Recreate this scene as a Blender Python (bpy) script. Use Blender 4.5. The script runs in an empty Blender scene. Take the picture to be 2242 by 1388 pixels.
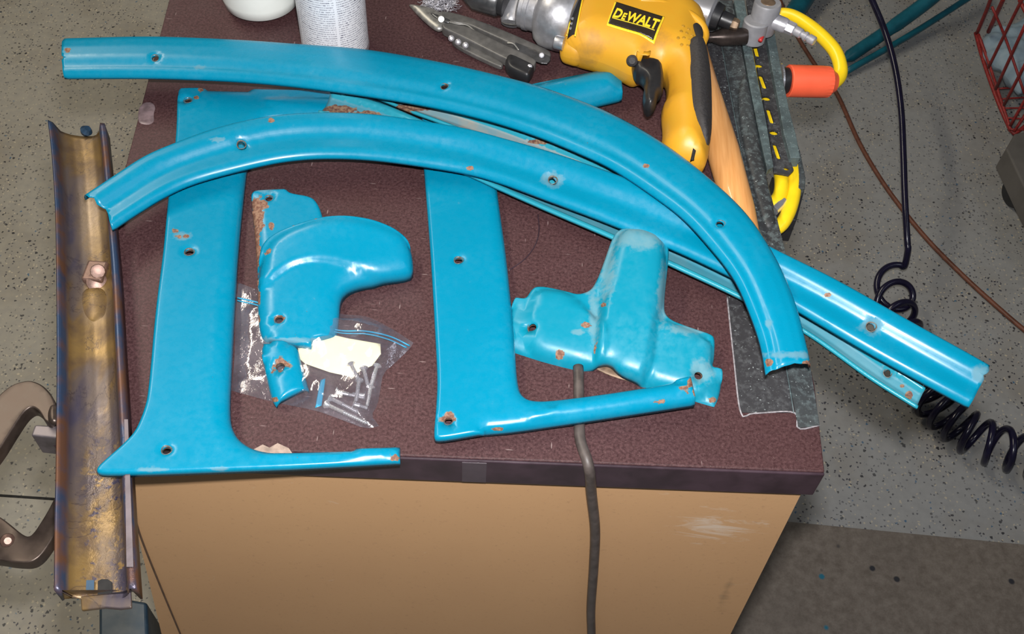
import bpy, bmesh, math, random
import numpy as np
from mathutils import Vector, Matrix
from mathutils.geometry import delaunay_2d_cdt
from mathutils.bvhtree import BVHTree
from mathutils import noise as mnoise

random.seed(7)
SC = bpy.context.scene
COL = SC.collection

# ------------------------------------------------------------------ camera
F, CX, CY = 2300.0, 1121.0, 694.0          # focal length and centre for the 2242 x 1388 frame
PITCH, ROLL = math.radians(53.0), math.radians(3.9)
TOP = 0.90                                  # bench top height
CAM = Vector((0, 0, TOP + 0.68))
_f = Vector((0, math.cos(PITCH), -math.sin(PITCH)))
_u0 = Vector((0, math.sin(PITCH), math.cos(PITCH)))
_x0 = Vector((1, 0, 0))
_x = _x0 * math.cos(ROLL) + _u0 * math.sin(ROLL)
_u = _u0 * math.cos(ROLL) - _x0 * math.sin(ROLL)
cam = bpy.data.cameras.new('camera')
cam.sensor_width = 36.0
cam.lens = F / 2242.0 * 36.0
cam.clip_start = 0.01
co = bpy.data.objects.new('camera', cam)
COL.objects.link(co)
M3 = Matrix((_x, _u, -_f)).transposed()
co.matrix_world = Matrix.Translation(CAM) @ M3.to_4x4()
SC.camera = co

# ------------------------------------------------------------------ world, lights, exposure
W = bpy.data.worlds.new('world')
SC.world = W
W.use_nodes = True
W.node_tree.nodes['Background'].inputs[0].default_value = (0.80, 0.84, 0.90, 1)
W.node_tree.nodes['Background'].inputs[1].default_value = 0.065

def area_light(name, loc, rot, sx, sy, power, color):
    l = bpy.data.lights.new(name, 'AREA')
    l.shape = 'RECTANGLE'; l.size = sx; l.size_y = sy
    l.energy = power; l.color = color
    o = bpy.data.objects.new(name, l)
    COL.objects.link(o)
    o.matrix_world = Matrix.Translation(loc) @ rot
    return o

# the flash of the camera, 5 cm above the lens
area_light('camera_flash', CAM + _u * 0.055 + _x * 0.008, M3.to_4x4(), 0.035, 0.022, 15.2, (1.0, 0.98, 0.97))
# workshop tubes under the ceiling
area_light('ceiling_tube', Vector((-1.6, 1.6, 3.2)), Matrix.Rotation(math.radians(-18), 4, 'Y'), 0.25, 2.4, 54, (1.0, 0.91, 0.74))
area_light('ceiling_tube', Vector((1.9, -0.6, 3.2)), Matrix.Rotation(math.radians(15), 4, 'Y'), 0.25, 2.4, 9, (0.80, 0.88, 1.0))

SC.view_settings.view_transform = 'Standard'
SC.view_settings.look = 'None'
SC.view_settings.gamma = 1.0
SC.view_settings.exposure = 0.0
SC.view_settings.use_curve_mapping = False

# ------------------------------------------------------------------ placing helpers
def ray(px, py):
    return _f + _x * ((px - CX) / F) - _u * ((py - CY) / F)

def G(px, py, z):
    """world point on the horizontal plane at world height z"""
    d = ray(px, py)
    return CAM + d * ((CAM.z - z) / -d.z)

def T(px, py, z=0.0):
    """same, z measured from the bench top"""
    return G(px, py, TOP + z)

def onplane(px, py, p0, n):
    d = ray(px, py)
    return CAM + d * ((p0 - CAM).dot(n) / d.dot(n))

def proj(p):
    v = Vector(p) - CAM
    w = v.dot(_f)
    return CX + F * v.dot(_x) / w, CY - F * v.dot(_u) / w

# ------------------------------------------------------------------ object helpers
ORG = {}

def tag(o, label=None, cat=None, group=None, kind=None):
    if label: o['label'] = label
    if cat: o['category'] = cat
    if group: o['group'] = group
    if kind: o['kind'] = kind
    return o

def thing(name, label, cat, loc, group=None):
    o = bpy.data.objects.new(name, None)
    o.empty_display_size = 0.02
    COL.objects.link(o)
    o.location = loc
    ORG[o] = Vector(loc)
    return tag(o, label, cat, group)

def mesh_obj(name, verts, faces, mat, parent=None, smooth=True, attrs=None, label=None, cat=None,
             group=None, kind=None, solid=None, bevel=None):
    verts = [Vector(v) for v in verts]
    if parent is None:
        org = sum(verts, Vector()) / len(verts)
        org.z = min(v.z for v in verts)
    else:
        org = ORG[parent]
    me = bpy.data.meshes.new(name)
    me.from_pydata([v - org for v in verts], [], faces)
    me.update()
    o = bpy.data.objects.new(name, me)
    COL.objects.link(o)
    if parent is None:
        o.location = org
    else:
        o.parent = parent
    ORG[o] = org
    if mat: me.materials.append(mat)
    if smooth:
        me.polygons.foreach_set('use_smooth', [True] * len(me.polygons))
    if attrs:
        for k, vals in attrs.items():
            a = me.attributes.new(k, 'FLOAT', 'POINT')
            a.data.foreach_set('value', [float(x) for x in vals])
    if solid:
        m = o.modifiers.new('solid', 'SOLIDIFY'); m.thickness = solid; m.offset = -1
    if bevel:
        m = o.modifiers.new('bevel', 'BEVEL'); m.width = bevel; m.segments = 3; m.limit_method = 'ANGLE'
        m.angle_limit = math.radians(40)
    return tag(o, label, cat, group, kind)

def box_vf(c, sx, sy, sz, ax=Vector((1, 0, 0)), ay=Vector((0, 1, 0)), az=Vector((0, 0, 1))):
    vs = []
    for k in (-1, 1):
        for (i, j) in ((-1, -1), (1, -1), (1, 1), (-1, 1)):
            vs.append(Vector(c) + ax * (i * sx / 2) + ay * (j * sy / 2) + az * (k * sz / 2))
    return vs, [(3, 2, 1, 0), (4, 5, 6, 7), (0, 1, 5, 4), (1, 2, 6, 5), (2, 3, 7, 6), (3, 0, 4, 7)]

def box(name, c, s, mat, parent=None, axes=None, **kw):
    ax = axes or (Vector((1, 0, 0)), Vector((0, 1, 0)), Vector((0, 0, 1)))
    v, f = box_vf(c, *s, *ax)
    kw.setdefault('bevel', min(s) * 0.12)
    return mesh_obj(name, v, f, mat, parent, smooth=False, **kw)

def prism(name, top_pts, depth, mat, parent=None, dirn=Vector((0, 0, -1)), **kw):
    """polygon (3D points) extruded by depth along dirn"""
    n = len(top_pts)
    a = [Vector(p) for p in top_pts]
    b = [p + dirn * depth for p in a]
    nrm = Vector()
    for i in range(n):
        nrm += a[i].cross(a[(i + 1) % n])
    if nrm.dot(dirn) > 0:
        a.reverse(); b.reverse()
    f = [tuple(range(n)), tuple(range(2 * n - 1, n - 1, -1))]
    for i in range(n):
        j = (i + 1) % n
        f.append((i, i + n, j + n, j))
    kw.setdefault('smooth', False)
    return mesh_obj(name, a + b, f, mat, parent, **kw)

def spline(pts, n):
    """Catmull-Rom through pts, n samples evenly spaced along its length"""
    P = [Vector(p) for p in pts]
    if len(P) == 2:
        return [P[0].lerp(P[1], i / (n - 1)) for i in range(n)]
    Q = [P[0] * 2 - P[1]] + P + [P[-1] * 2 - P[-2]]
    d = []
    for i in range(1, len(Q) - 2):
        for k in range(12):
            t = k / 12
            d.append(0.5 * ((2 * Q[i]) + (Q[i + 1] - Q[i - 1]) * t + (2 * Q[i - 1] - 5 * Q[i] + 4 * Q[i + 1] - Q[i + 2]) * t * t
                            + (3 * Q[i] - Q[i - 1] - 3 * Q[i + 1] + Q[i + 2]) * t ** 3))
    d.append(P[-1])
    L = [0]
    for i in range(1, len(d)):
        L.append(L[-1] + (d[i] - d[i - 1]).length)
    out = []; j = 0
    for i in range(n):
        s = L[-1] * i / (n - 1)
        while j < len(L) - 2 and L[j + 1] < s: j += 1
        seg = L[j + 1] - L[j]
        out.append(d[j].lerp(d[j + 1], 0 if seg < 1e-9 else min(1, (s - L[j]) / seg)))
    return out

def tube_vf(path, rad, seg=10, closed_caps=True):
    n = len(path)
    if not isinstance(rad, (list, tuple)): rad = [rad] * n
    vs = []; fs = []
    t0 = (path[1] - path[0]).normalized()
    up = Vector((0, 0, 1)) if abs(t0.z) < 0.9 else Vector((1, 0, 0))
    nx = t0.cross(up).normalized()
    for i, p in enumerate(path):
        a = path[max(0, i - 1)]; b = path[min(n - 1, i + 1)]
        t = (b - a)
        t = t.normalized() if t.length > 1e-9 else t0
        nx = (nx - t * nx.dot(t)).normalized()
        ny = t.cross(nx)
        for k in range(seg):
            a_ = 2 * math.pi * k / seg
            vs.append(p + (nx * math.cos(a_) + ny * math.sin(a_)) * rad[i])
    for i in range(n - 1):
        for k in range(seg):
            k2 = (k + 1) % seg
            fs.append((i * seg + k, i * seg + k2, (i + 1) * seg + k2, (i + 1) * seg + k))
    if closed_caps:
        fs.append(tuple(range(seg - 1, -1, -1)))
        fs.append(tuple((n - 1) * seg + k for k in range(seg)))
    return vs, fs

def tube(name, pts, rad, mat, parent=None, n=None, seg=10, **kw):
    path = spline(pts, n or max(2, 8 * (len(pts) - 1)))
    v, f = tube_vf(path, rad, seg)
    return mesh_obj(name, v, f, mat, parent, **kw)

def lathe(name, p0, p1, prof, mat, parent=None, seg=28, sharp=35, squash=1.0, flutes=None, **kw):
    """revolved profile: prof = [(t along p0->p1, radius)]"""
    p0 = Vector(p0); p1 = Vector(p1)
    ax = (p1 - p0); L = ax.length; ax.normalize()
    up = Vector((0, 0, 1)) if abs(ax.z) < 0.9 else Vector((0, 1, 0))
    nx = ax.cross(up).normalized(); ny = nx.cross(ax)
    vs = []; fs = []
    for i, (t, r) in enumerate(prof):
        for k in range(seg):
            a = 2 * math.pi * k / seg
            rr = r
            if flutes and flutes[0] <= t <= flutes[1] and k % 2: rr = r * flutes[2]
            vs.append(p0 + ax * (t * L) + (nx * math.cos(a) + ny * math.sin(a) * squash) * rr)
    n = len(prof)
    for i in range(n - 1):
        for k in range(seg):
            k2 = (k + 1) % seg
            fs.append((i * seg + k, i * seg + k2, (i + 1) * seg + k2, (i + 1) * seg + k))
    fs.append(tuple(range(seg - 1, -1, -1)))
    fs.append(tuple((n - 1) * seg + k for k in range(seg)))
    o = mesh_obj(name, vs, fs, mat, parent, **kw)
    o.data.set_sharp_from_angle(angle=math.radians(sharp))
    return o

# ------------------------------------------------------------------ material helpers
class NT:
    def __init__(s, name):
        s.m = bpy.data.materials.new(name); s.m.use_nodes = True
        s.t = s.m.node_tree; s.n = s.t.nodes; s.l = s.t.links
        s.b = s.n['Principled BSDF']
        tc = s.n.new('ShaderNodeTexCoord'); s.co = tc.outputs['Object']
    def node(s, ty, ins=None, **props):
        n = s.n.new(ty)
        for k, v in props.items(): setattr(n, k, v)
        for k, v in (ins or {}).items():
            s.put(n.inputs[k], v)
        return n
    def put(s, sock, v):
        if isinstance(v, bpy.types.NodeSocket): s.l.new(v, sock)
        elif isinstance(v, (tuple, list)):
            sock.default_value = tuple(v) + ((1,) if len(v) == 3 and sock.type == 'RGBA' else ())
        else: sock.default_value = v
    def noise(s, scale, detail=3, rough=0.55, co=None, dist=0.0):
        n = s.node('ShaderNodeTexNoise', {'Scale': scale, 'Detail': detail, 'Roughness': rough, 'Distortion': dist})
        s.l.new(co or s.co, n.inputs['Vector']); return n.outputs['Fac']
    def voro(s, scale, co=None, feature='F1', rnd=1.0):
        n = s.node('ShaderNodeTexVoronoi', {'Scale': scale, 'Randomness': rnd}, feature=feature)
        s.l.new(co or s.co, n.inputs['Vector']); return n
    def ramp(s, v, a, b, c0=0.0, c1=1.0):
        n = s.node('ShaderNodeMapRange', {'Value': v, 'From Min': a, 'From Max': b, 'To Min': c0, 'To Max': c1})
        n.clamp = True
        return n.outputs[0]
    def mix(s, f, a, b):
        n = s.node('ShaderNodeMix', data_type='RGBA')
        s.put(n.inputs[0], f); s.put(n.inputs[6], a); s.put(n.inputs[7], b)
        return n.outputs[2]
    def math(s, op, a, b=0.0):
        n = s.node('ShaderNodeMath', operation=op); s.put(n.inputs[0], a); s.put(n.inputs[1], b)
        return n.outputs[0]
    def attr(s, name):
        return s.node('ShaderNodeAttribute', attribute_name=name).outputs['Fac']
    def scale(s, v):
        n = s.node('ShaderNodeMapping'); n.inputs['Scale'].default_value = v
        s.l.new(s.co, n.inputs['Vector']); return n.outputs[0]
    def bump(s, h, strength=0.2, dist=0.001):
        n = s.node('ShaderNodeBump', {'Strength': strength, 'Distance': dist, 'Height': h})
        s.l.new(n.outputs[0], s.b.inputs['Normal'])
    def set(s, **kw):
        names = dict(color='Base Color', rough='Roughness', metal='Metallic', coat='Coat Weight',
                     coatr='Coat Roughness', spec='Specular IOR Level', alpha='Alpha', trans='Transmission Weight')
        for k, v in kw.items(): s.put(s.b.inputs[names[k]], v)
        return s

def simple(name, color, rough=0.5, metal=0.0, var=0.25, nscale=60, bump=0.15, coat=0.0, dark=None):
    t = NT(name)
    n = t.noise(nscale, 4)
    c2 = dark or tuple(c * (1 - var) for c in color)
    t.set(color=t.mix(t.ramp(n, 0.35, 0.65), c2, color), rough=t.ramp(n, 0.3, 0.7, rough * 0.85, min(1, rough * 1.15)), metal=metal, coat=coat)
    t.bump(n, bump, 0.0006)
    return t.m

# painted teal steel with chips of rust and dusty worn film
def paint_material(name, base, dust=0.12, rough=0.27):
    t = NT(name)
    n1 = t.noise(14, 3); n2 = t.noise(160, 4, 0.65); n3 = t.noise(420, 3)
    c = t.mix(t.ramp(n1, 0.35, 0.7), tuple(b * 0.96 for b in base), base)
    film = t.math('MULTIPLY', t.ramp(n1, 0.45, 0.8), t.ramp(n2, 0.35, 0.75))
    c = t.mix(t.math('MULTIPLY', film, dust), c, (0.12, 0.34, 0.42))
    # tiny nicks
    v = t.voro(95)
    nick = t.math('MULTIPLY', t.ramp(v.outputs['Distance'], 0.05, 0.035), t.ramp(n1, 0.60, 0.66))
    c = t.mix(nick, c, (0.10, 0.09, 0.08))
    pale = t.ramp(t.math('ADD', t.attr('pale'), t.math('MULTIPLY', t.math('SUBTRACT', n2, 0.5), 1.3)), 0.25, 0.65)
    c = t.mix(t.math('MULTIPLY', pale, 0.4), c, t.mix(n2, (0.13, 0.27, 0.31), (0.26, 0.27, 0.24)))
    ra = t.math('ADD', t.attr('rust'), t.math('MULTIPLY', t.math('SUBTRACT', n2, 0.5), 1.5))
    rim = t.ramp(ra, 0.40, 0.44)
    rust = t.ramp(ra, 0.47, 0.50)
    c = t.mix(rim, c, (0.09, 0.16, 0.18))
    rc = t.mix(t.ramp(n3, 0.4, 0.62), (0.14, 0.06, 0.04), (0.27, 0.155, 0.10))
    c = t.mix(rust, c, rc)
    r = t.math('ADD', t.ramp(n2, 0.3, 0.7, rough * 0.85, rough * 1.25), t.math('MULTIPLY', t.math('MAXIMUM', rust, pale), 0.35))
    t.set(color=c, rough=r, spec=0.33)
    h = t.math('SUBTRACT', t.math('MULTIPLY', n2, 0.25), t.math('MULTIPLY', rim, 0.6))
    t.bump(h, 0.07, 0.0005)
    return t.m

TEAL = (0.0, 0.200, 0.333)
M_teal = paint_material('teal_paint', TEAL)
M_teal_worn = paint_material('teal_paint_worn', (0.002, 0.205, 0.305), dust=0.45, rough=0.34)
def _u_(name, ca, cb_, tan):
    t = NT(name)
    n1 = t.noise(22, 4); n2 = t.noise(120, 4); n3 = t.noise(400, 3)
    c = t.mix(t.ramp(n1, 0.35, 0.62), ca, cb_)
    c = t.mix(t.ramp(n1, 0.55, 0.72, 0, tan), c, (0.36, 0.27, 0.19))
    lip = t.attr('lip')
    c = t.mix(t.ramp(lip, 0.4, 0.6), c, (0.02, 0.27, 0.36))
    ra = t.math('ADD', t.attr('rust'), t.math('MULTIPLY', t.math('SUBTRACT', n2, 0.5), 1.2))
    c = t.mix(t.ramp(ra, 0.45, 0.52), c, t.mix(t.ramp(n3, 0.4, 0.6), (0.11, 0.045, 0.035), (0.24, 0.15, 0.09)))
    t.set(color=c, rough=t.ramp(lip, 0.4, 0.6, 0.6, 0.35), metal=0.0)
    t.bump(n2, 0.3, 0.0008)
    return t.m
M_under = _u_('bare_underside', (0.22, 0.26, 0.26), (0.11, 0.25, 0.30), 1.0)
M_under2 = _u_('painted_underside', (0.075, 0.25, 0.32), (0.03, 0.22, 0.30), 0.15)

M_rim = simple('hole_rim_metal', (0.17, 0.15, 0.13), 0.5, 0.5, 0.5, 500, 0.3)
M_rimrust = simple('hole_rim_rust', (0.15, 0.085, 0.06), 0.7, 0.2, 0.5, 500, 0.4)
M_black = simple('black_plastic', (0.018, 0.018, 0.020), 0.38, 0, 0.3, 90)
M_blackrub = simple('black_rubber', (0.035, 0.032, 0.033), 0.7, 0, 0.3, 500, 0.5)
M_chrome = simple('chrome', (0.80, 0.80, 0.84), 0.25, 0.85, 0.1, 40, 0.05)
M_pad = simple('jaw_pad_steel', (0.16, 0.14, 0.15), 0.4, 0.6, 0.4, 90, 0.1)
M_plated = simple('plated_steel', (0.62, 0.61, 0.66), 0.33, 0.6, 0.12, 200, 0.05)
M_screw = simple('screw_plating', (0.66, 0.65, 0.68), 0.26, 0.75, 0.2, 900, 0.1)
M_cast = simple('cast_aluminium', (0.50, 0.50, 0.53), 0.36, 0.75, 0.14, 150, 0.2)
M_steel = simple('gunmetal', (0.14, 0.14, 0.145), 0.34, 0.75, 0.3, 120, 0.15)
M_steel2 = simple('brushed_steel', (0.36, 0.35, 0.33), 0.42, 0.7, 0.3, 200, 0.1)
M_bronze = simple('old_nickel', (0.088, 0.064, 0.052), 0.40, 0.6, 0.4, 70, 0.15)
M_orange = simple('orange_plastic', (0.95, 0.13, 0.055), 0.42, 0, 0.06, 60, 0.05)
M_yellowcord = simple('yellow_cord', (0.86, 0.60, 0.012), 0.33, 0, 0.08, 60, 0.05)
M_navy = simple('black_blue_hose', (0.010, 0.008, 0.028), 0.22, 0, 0.3, 60, 0.05)
M_brownhose = simple('brown_hose', (0.16, 0.055, 0.03), 0.5, 0, 0.4, 60, 0.05)
M_cord = simple('grey_cord', (0.085, 0.068, 0.062), 0.5, 0, 0.45, 90, 0.3)
M_redwire = simple('red_wire', (0.32, 0.025, 0.022), 0.5, 0, 0.4, 200, 0.3)
M_standteal = simple('stand_teal', (0.005, 0.12, 0.17), 0.4, 0, 0.35, 30, 0.1)
M_bluesteel = simple('blue_steel_leg', (0.022, 0.050, 0.085), 0.45, 0.1, 0.4, 30, 0.2)
M_paper = simple('note_paper', (0.88, 0.86, 0.58), 0.7, 0, 0.10, 30, 0.3)
M_white = simple('white_plastic', (0.86, 0.90, 0.86), 0.35, 0, 0.06, 30, 0.05)
M_brass = simple('brass_nut', (0.30, 0.21, 0.14), 0.5, 0.6, 0.35, 120, 0.2)
M_copper = simple('heated_copper', (0.20, 0.12, 0.095), 0.42, 0.5, 0.4, 160, 0.3)
M_ziplock = simple('blue_zip', (0.02, 0.25, 0.42), 0.4, 0, 0.1, 90)
M_darkhole = simple('dark_recess', (0.01, 0.009, 0.009), 0.8, 0, 0.2, 90)
M_greycab = simple('grey_bin', (0.12, 0.11, 0.10), 0.7, 0, 0.25, 14, 0.2)

def _yellow():
    t = NT('yellow_casing')
    n1 = t.noise(26, 5, 0.6); n2 = t.noise(300, 3)
    c = t.mix(t.ramp(n1, 0.35, 0.7), (0.60, 0.315, 0.022), (0.62, 0.285, 0.014))
    c = t.mix(t.ramp(n1, 0.56, 0.78, 0, 0.75), c, (0.22, 0.14, 0.04))
    t.set(color=c, rough=t.ramp(n1, 0.3, 0.7, 0.35, 0.5)); t.bump(n2, 0.15, 0.0004)
    return t.m
M_yellow = _yellow()

def _wood():
    t = NT('varnished_wood')
    st = t.scale((1, 1, 1))
    w = t.noise(40, 3, 0.6, co=t.scale((6, 0.35, 1)))
    g = t.noise(60, 2, 0.5, co=t.scale((5, 0.25, 1)))
    c = t.mix(t.ramp(w, 0.35, 0.65), (0.72, 0.36, 0.13), (0.58, 0.26, 0.08))
    c = t.mix(t.ramp(g, 0.70, 0.76), c, (0.22, 0.07, 0.03))
    t.set(color=c, rough=0.33, coat=0.3)
    return t.m
M_wood = _wood()

def _benchtop():
    t = NT('maroon_hardboard')
    n1 = t.noise(9, 5, 0.6); n2 = t.noise(420, 4, 0.75); n3 = t.noise(800, 2)
    c = t.mix(t.ramp(n2, 0.38, 0.62), (0.034, 0.0140, 0.0155), (0.082, 0.039, 0.041))
    c = t.mix(t.ramp(n1, 0.45, 0.75, 0, 0.45), c, (0.036, 0.014, 0.014))
    c = t.mix(t.ramp(n1, 0.30, 0.44, 0.3, 0.0), c, (0.09, 0.062, 0.062))
    c = t.mix(t.ramp(n3, 0.64, 0.72, 0, 0.6), c, (0.15, 0.10, 0.095))
    # pale short scratches
    for k, (sx, sy, sc) in enumerate(((1, 9, 22), (8, 1.3, 19), (5, 5, 60))):
        m = t.node('ShaderNodeMapping'); m.inputs['Scale'].default_value = (sx, sy, 1)
        m.inputs['Rotation'].default_value = (0, 0, 0.5 + k)
        t.l.new(t.co, m.inputs['Vector'])
        v = t.voro(sc, co=m.outputs[0])
        sn = t.math('MULTIPLY', t.ramp(v.outputs['Distance'], 0.08, 0.04), t.ramp(t.noise(20 + 9 * k, 2), 0.48, 0.56))
        c = t.mix(t.math('MULTIPLY', sn, 0.55), c, (0.34, 0.26, 0.25))
    t.set(color=c, spec=0.3, rough=t.ramp(n2, 0.3, 0.7, 0.42, 0.62))
    t.bump(n2, 0.15, 0.0005)
    return t.m
M_bench = _benchtop()
M_edge = simple('dark_maroon_edge', (0.045, 0.026, 0.036), 0.33, 0, 0.45, 40, 0.2)
M_glue = simple('dried_glue', (0.21, 0.15, 0.16), 0.35, 0, 0.45, 130, 0.4)
M_core = simple('worn_core', (0.36, 0.27, 0.22), 0.8, 0, 0.45, 160, 0.4)

def _speckblack(name, lo, hi, amt):
    t = NT(name)
    n1 = t.noise(170, 4, 0.7); n2 = t.noise(24, 3); n3 = t.noise(520, 2)
    c = t.mix(t.ramp(n1, 0.48, 0.66), lo, hi)
    c = t.mix(t.math('MULTIPLY', t.ramp(n2, 0.4, 0.7), amt), c, hi)
    c = t.mix(t.ramp(n3, 0.67, 0.75), c, (0.30, 0.34, 0.34))
    t.set(color=c, rough=0.55); t.bump(n1, 0.3, 0.0006)
    return t.m
M_strip = _speckblack('black_strip_dusty', (0.022, 0.021, 0.024), (0.060, 0.062, 0.066), 0.2)
M_ledge = _speckblack('overspray_steel', (0.026, 0.027, 0.029), (0.085, 0.105, 0.108), 0.25)
M_flange = _speckblack('overspray_flange', (0.045, 0.060, 0.064), (0.105, 0.145, 0.150), 0.6)

def _cardboard():
    t = NT('cardboard')
    n1 = t.noise(3.5, 4); n2 = t.noise(240, 3, 0.7)
    st = t.noise(16, 6, 0.7, co=t.scale((1, 1, 2.6)), dist=2.2)
    c = t.mix(t.ramp(n1, 0.3, 0.7), (0.52, 0.310, 0.155), (0.47, 0.275, 0.138))
    c = t.mix(t.ramp(n2, 0.6, 0.75, 0, 0.35), c, (0.22, 0.13, 0.07))
    # dusty scuff near the right end
    sep = t.node('ShaderNodeSeparateXYZ'); t.l.new(t.co, sep.inputs[0])
    c = t.mix(t.math('MULTIPLY', t.ramp(t.math('ADD', t.attr('scuff'), t.math('MULTIPLY', t.math('SUBTRACT', st, 0.5), 3.4)), 0.55, 1.15), 0.6), c, (0.62, 0.55, 0.47))
    c = t.mix(t.math('MULTIPLY', t.ramp(t.math('ADD', t.attr('smear'), t.math('MULTIPLY', t.math('SUBTRACT', st, 0.5), 1.0)), 0.3, 0.9), 0.5), c, (0.12, 0.09, 0.05))
    t.set(color=c, rough=0.62, spec=0.35); t.bump(n2, 0.2, 0.0004)
    return t.m
M_card = _cardboard()

def _channel():
    t = NT('heat_stained_steel')
    n1 = t.noise(11, 4, 0.6, co=t.scale((1.6, 0.5, 1))); n2 = t.noise(130, 4, 0.65); n3 = t.noise(34, 4)
    c = t.mix(t.ramp(n3, 0.40, 0.60), (0.215, 0.135, 0.048), (0.110, 0.070, 0.040))
    c = t.mix(t.ramp(n1, 0.50, 0.56), c, (0.105, 0.080, 0.072))
    ln = t.noise(9, 6, 0.7, dist=0.8)
    c = t.mix(t.math('MULTIPLY', t.ramp(t.math('ABSOLUTE', t.math('SUBTRACT', ln, 0.5)), 0.008, 0.003), 0.45), c, (0.03, 0.022, 0.03))
    c = t.mix(t.ramp(n1, 0.58, 0.66), c, (0.055, 0.048, 0.075))
    speck = t.math('MULTIPLY', t.ramp(n2, 0.56, 0.64), t.attr('pit'))
    c = t.mix(speck, c, (0.24, 0.155, 0.065))
    c = t.mix(t.math('MULTIPLY', t.ramp(n2, 0.44, 0.38), t.attr('pit')), c, (0.045, 0.04, 0.07))
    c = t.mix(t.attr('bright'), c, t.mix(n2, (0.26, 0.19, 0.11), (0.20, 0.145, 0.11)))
    wall = t.attr('wall')
    wc = t.mix(t.ramp(n3, 0.42, 0.62), (0.035, 0.06, 0.12), (0.13, 0.06, 0.035))
    c = t.mix(wall, c, wc)
    t.set(color=c, rough=t.ramp(n3, 0.3, 0.7, 0.30, 0.5), metal=0.45)
    t.bump(t.math('MULTIPLY', n2, t.math('ADD', t.attr('pit'), 0.15)), 0.7, 0.0015)
    return t.m
M_channel = _channel()

def _floor():
    t = NT('speckled_floor')
    n1 = t.noise(1.7, 5, 0.6); n2 = t.noise(7, 5, 0.6); n3 = t.noise(60, 3)
    sep = t.node('ShaderNodeSeparateXYZ'); t.l.new(t.co, sep.inputs[0])
    left = t.ramp(t.math('ADD', sep.outputs[0], t.math('MULTIPLY', n1, 0.3)), 0.0, -0.5)
    c = t.mix(left, (0.295, 0.295, 0.29), (0.34, 0.315, 0.265))
    c = t.mix(t.ramp(n2, 0.45, 0.75, 0, 0.6), c, (0.20, 0.165, 0.12))
    c = t.mix(t.ramp(n3, 0.4, 0.7, 0, 0.3), c, (0.20, 0.20, 0.20))
    clean = t.math('SUBTRACT', 1.0, t.math('MULTIPLY', left, t.ramp(sep.outputs[1], 0.55, 0.75)))
    den = t.math('MULTIPLY', t.ramp(n2, 0.35, 0.55, 0.55, 1.0), t.math('MAXIMUM', clean, 0.06))
    for k, (sc, th, col, amt) in enumerate(((170, 0.32, (0.035, 0.035, 0.05), 0.9), (150, 0.29, (0.52, 0.45, 0.33), 0.8), (85, 0.24, (0.02, 0.02, 0.025), 0.95), (60, 0.13, (0.02, 0.10, 0.20), 0.9))):
        m = t.node('ShaderNodeMapping'); m.inputs['Location'].default_value = (k * 3.3, k * 1.7, 0); m.inputs['Scale'].default_value = (1, 1, 0.0)
        t.l.new(t.co, m.inputs['Vector'])
        wob = t.node('ShaderNodeTexNoise', {'Scale': 220.0}); t.l.new(m.outputs[0], wob.inputs['Vector'])
        add = t.node('ShaderNodeVectorMath', operation='MULTIPLY_ADD')
        t.l.new(wob.outputs['Color'], add.inputs[0]); add.inputs[1].default_value = (0.006, 0.006, 0); t.l.new(m.outputs[0], add.inputs[2])
        v = t.voro(sc, co=add.outputs[0])
        v2 = t.node('ShaderNodeSeparateColor'); t.l.new(v.outputs['Color'], v2.inputs[0])
        keep = t.ramp(v2.outputs[0], 0.62, 0.64)
        f = t.math('MULTIPLY', t.math('MULTIPLY', t.ramp(v.outputs['Distance'], th, th * 0.8), keep), t.math('MULTIPLY', den, amt))
        c = t.mix(f, c, col)
    t.set(color=c, rough=0.5, spec=0.35); t.bump(n3, 0.1, 0.001)
    return t.m
M_floor = _floor()

def _mat():
    t = NT('brown_grey_mat')
    n1 = t.noise(5, 5, 0.6); n2 = t.noise(75, 6, 0.75); v = t.voro(26)
    v2 = t.node('ShaderNodeSeparateColor'); t.l.new(v.outputs['Color'], v2.inputs[0])
    c = t.mix(t.ramp(n2, 0.35, 0.68), (0.120, 0.097, 0.078), (0.200, 0.170, 0.142))
    c = t.mix(t.ramp(n1, 0.5, 0.7, 0, 0.35), c, (0.10, 0.085, 0.075))
    sp = t.math('MULTIPLY', t.ramp(v.outputs['Distance'], 0.16, 0.1), t.ramp(v2.outputs[0], 0.62, 0.64))
    c = t.mix(sp, c, t.mix(t.ramp(v2.outputs[1], 0.6, 0.62), (0.02, 0.02, 0.025), (0.01, 0.13, 0.20)))
    t.set(color=c, rough=0.75); t.bump(n2, 0.3, 0.002)
    return t.m
M_mat = _mat()

def _bag():
    t = NT('clear_bag_film')
    n = t.noise(55, 5, 0.65, dist=0.6); n2 = t.noise(16, 3, 0.5, dist=1.5)
    tr = t.node('ShaderNodeBsdfTransparent', {'Color': (0.95, 0.94, 0.97)})
    df = t.node('ShaderNodeBsdfDiffuse', {'Color': (0.62, 0.58, 0.64)})
    gl = t.node('ShaderNodeBsdfGlossy', {'Color': (1, 0.97, 1), 'Roughness': 0.12})
    bp = t.node('ShaderNodeBump', {'Strength': 0.5, 'Distance': 0.0016, 'Height': t.math('ADD', n, n2)})
    t.l.new(bp.outputs[0], gl.inputs['Normal'])
    m1 = t.node('ShaderNodeMixShader'); t.put(m1.inputs[0], t.ramp(n2, 0.35, 0.7, 0.02, 0.10)); t.l.new(tr.outputs[0], m1.inputs[1]); t.l.new(df.outputs[0], m1.inputs[2])
    m2 = t.node('ShaderNodeMixShader'); m2.inputs[0].default_value = 0.14; t.l.new(m1.outputs[0], m2.inputs[1]); t.l.new(gl.outputs[0], m2.inputs[2])
    out = t.n['Material Output']; t.l.new(m2.outputs[0], out.inputs['Surface'])
    return t.m
M_bag = _bag()

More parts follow.
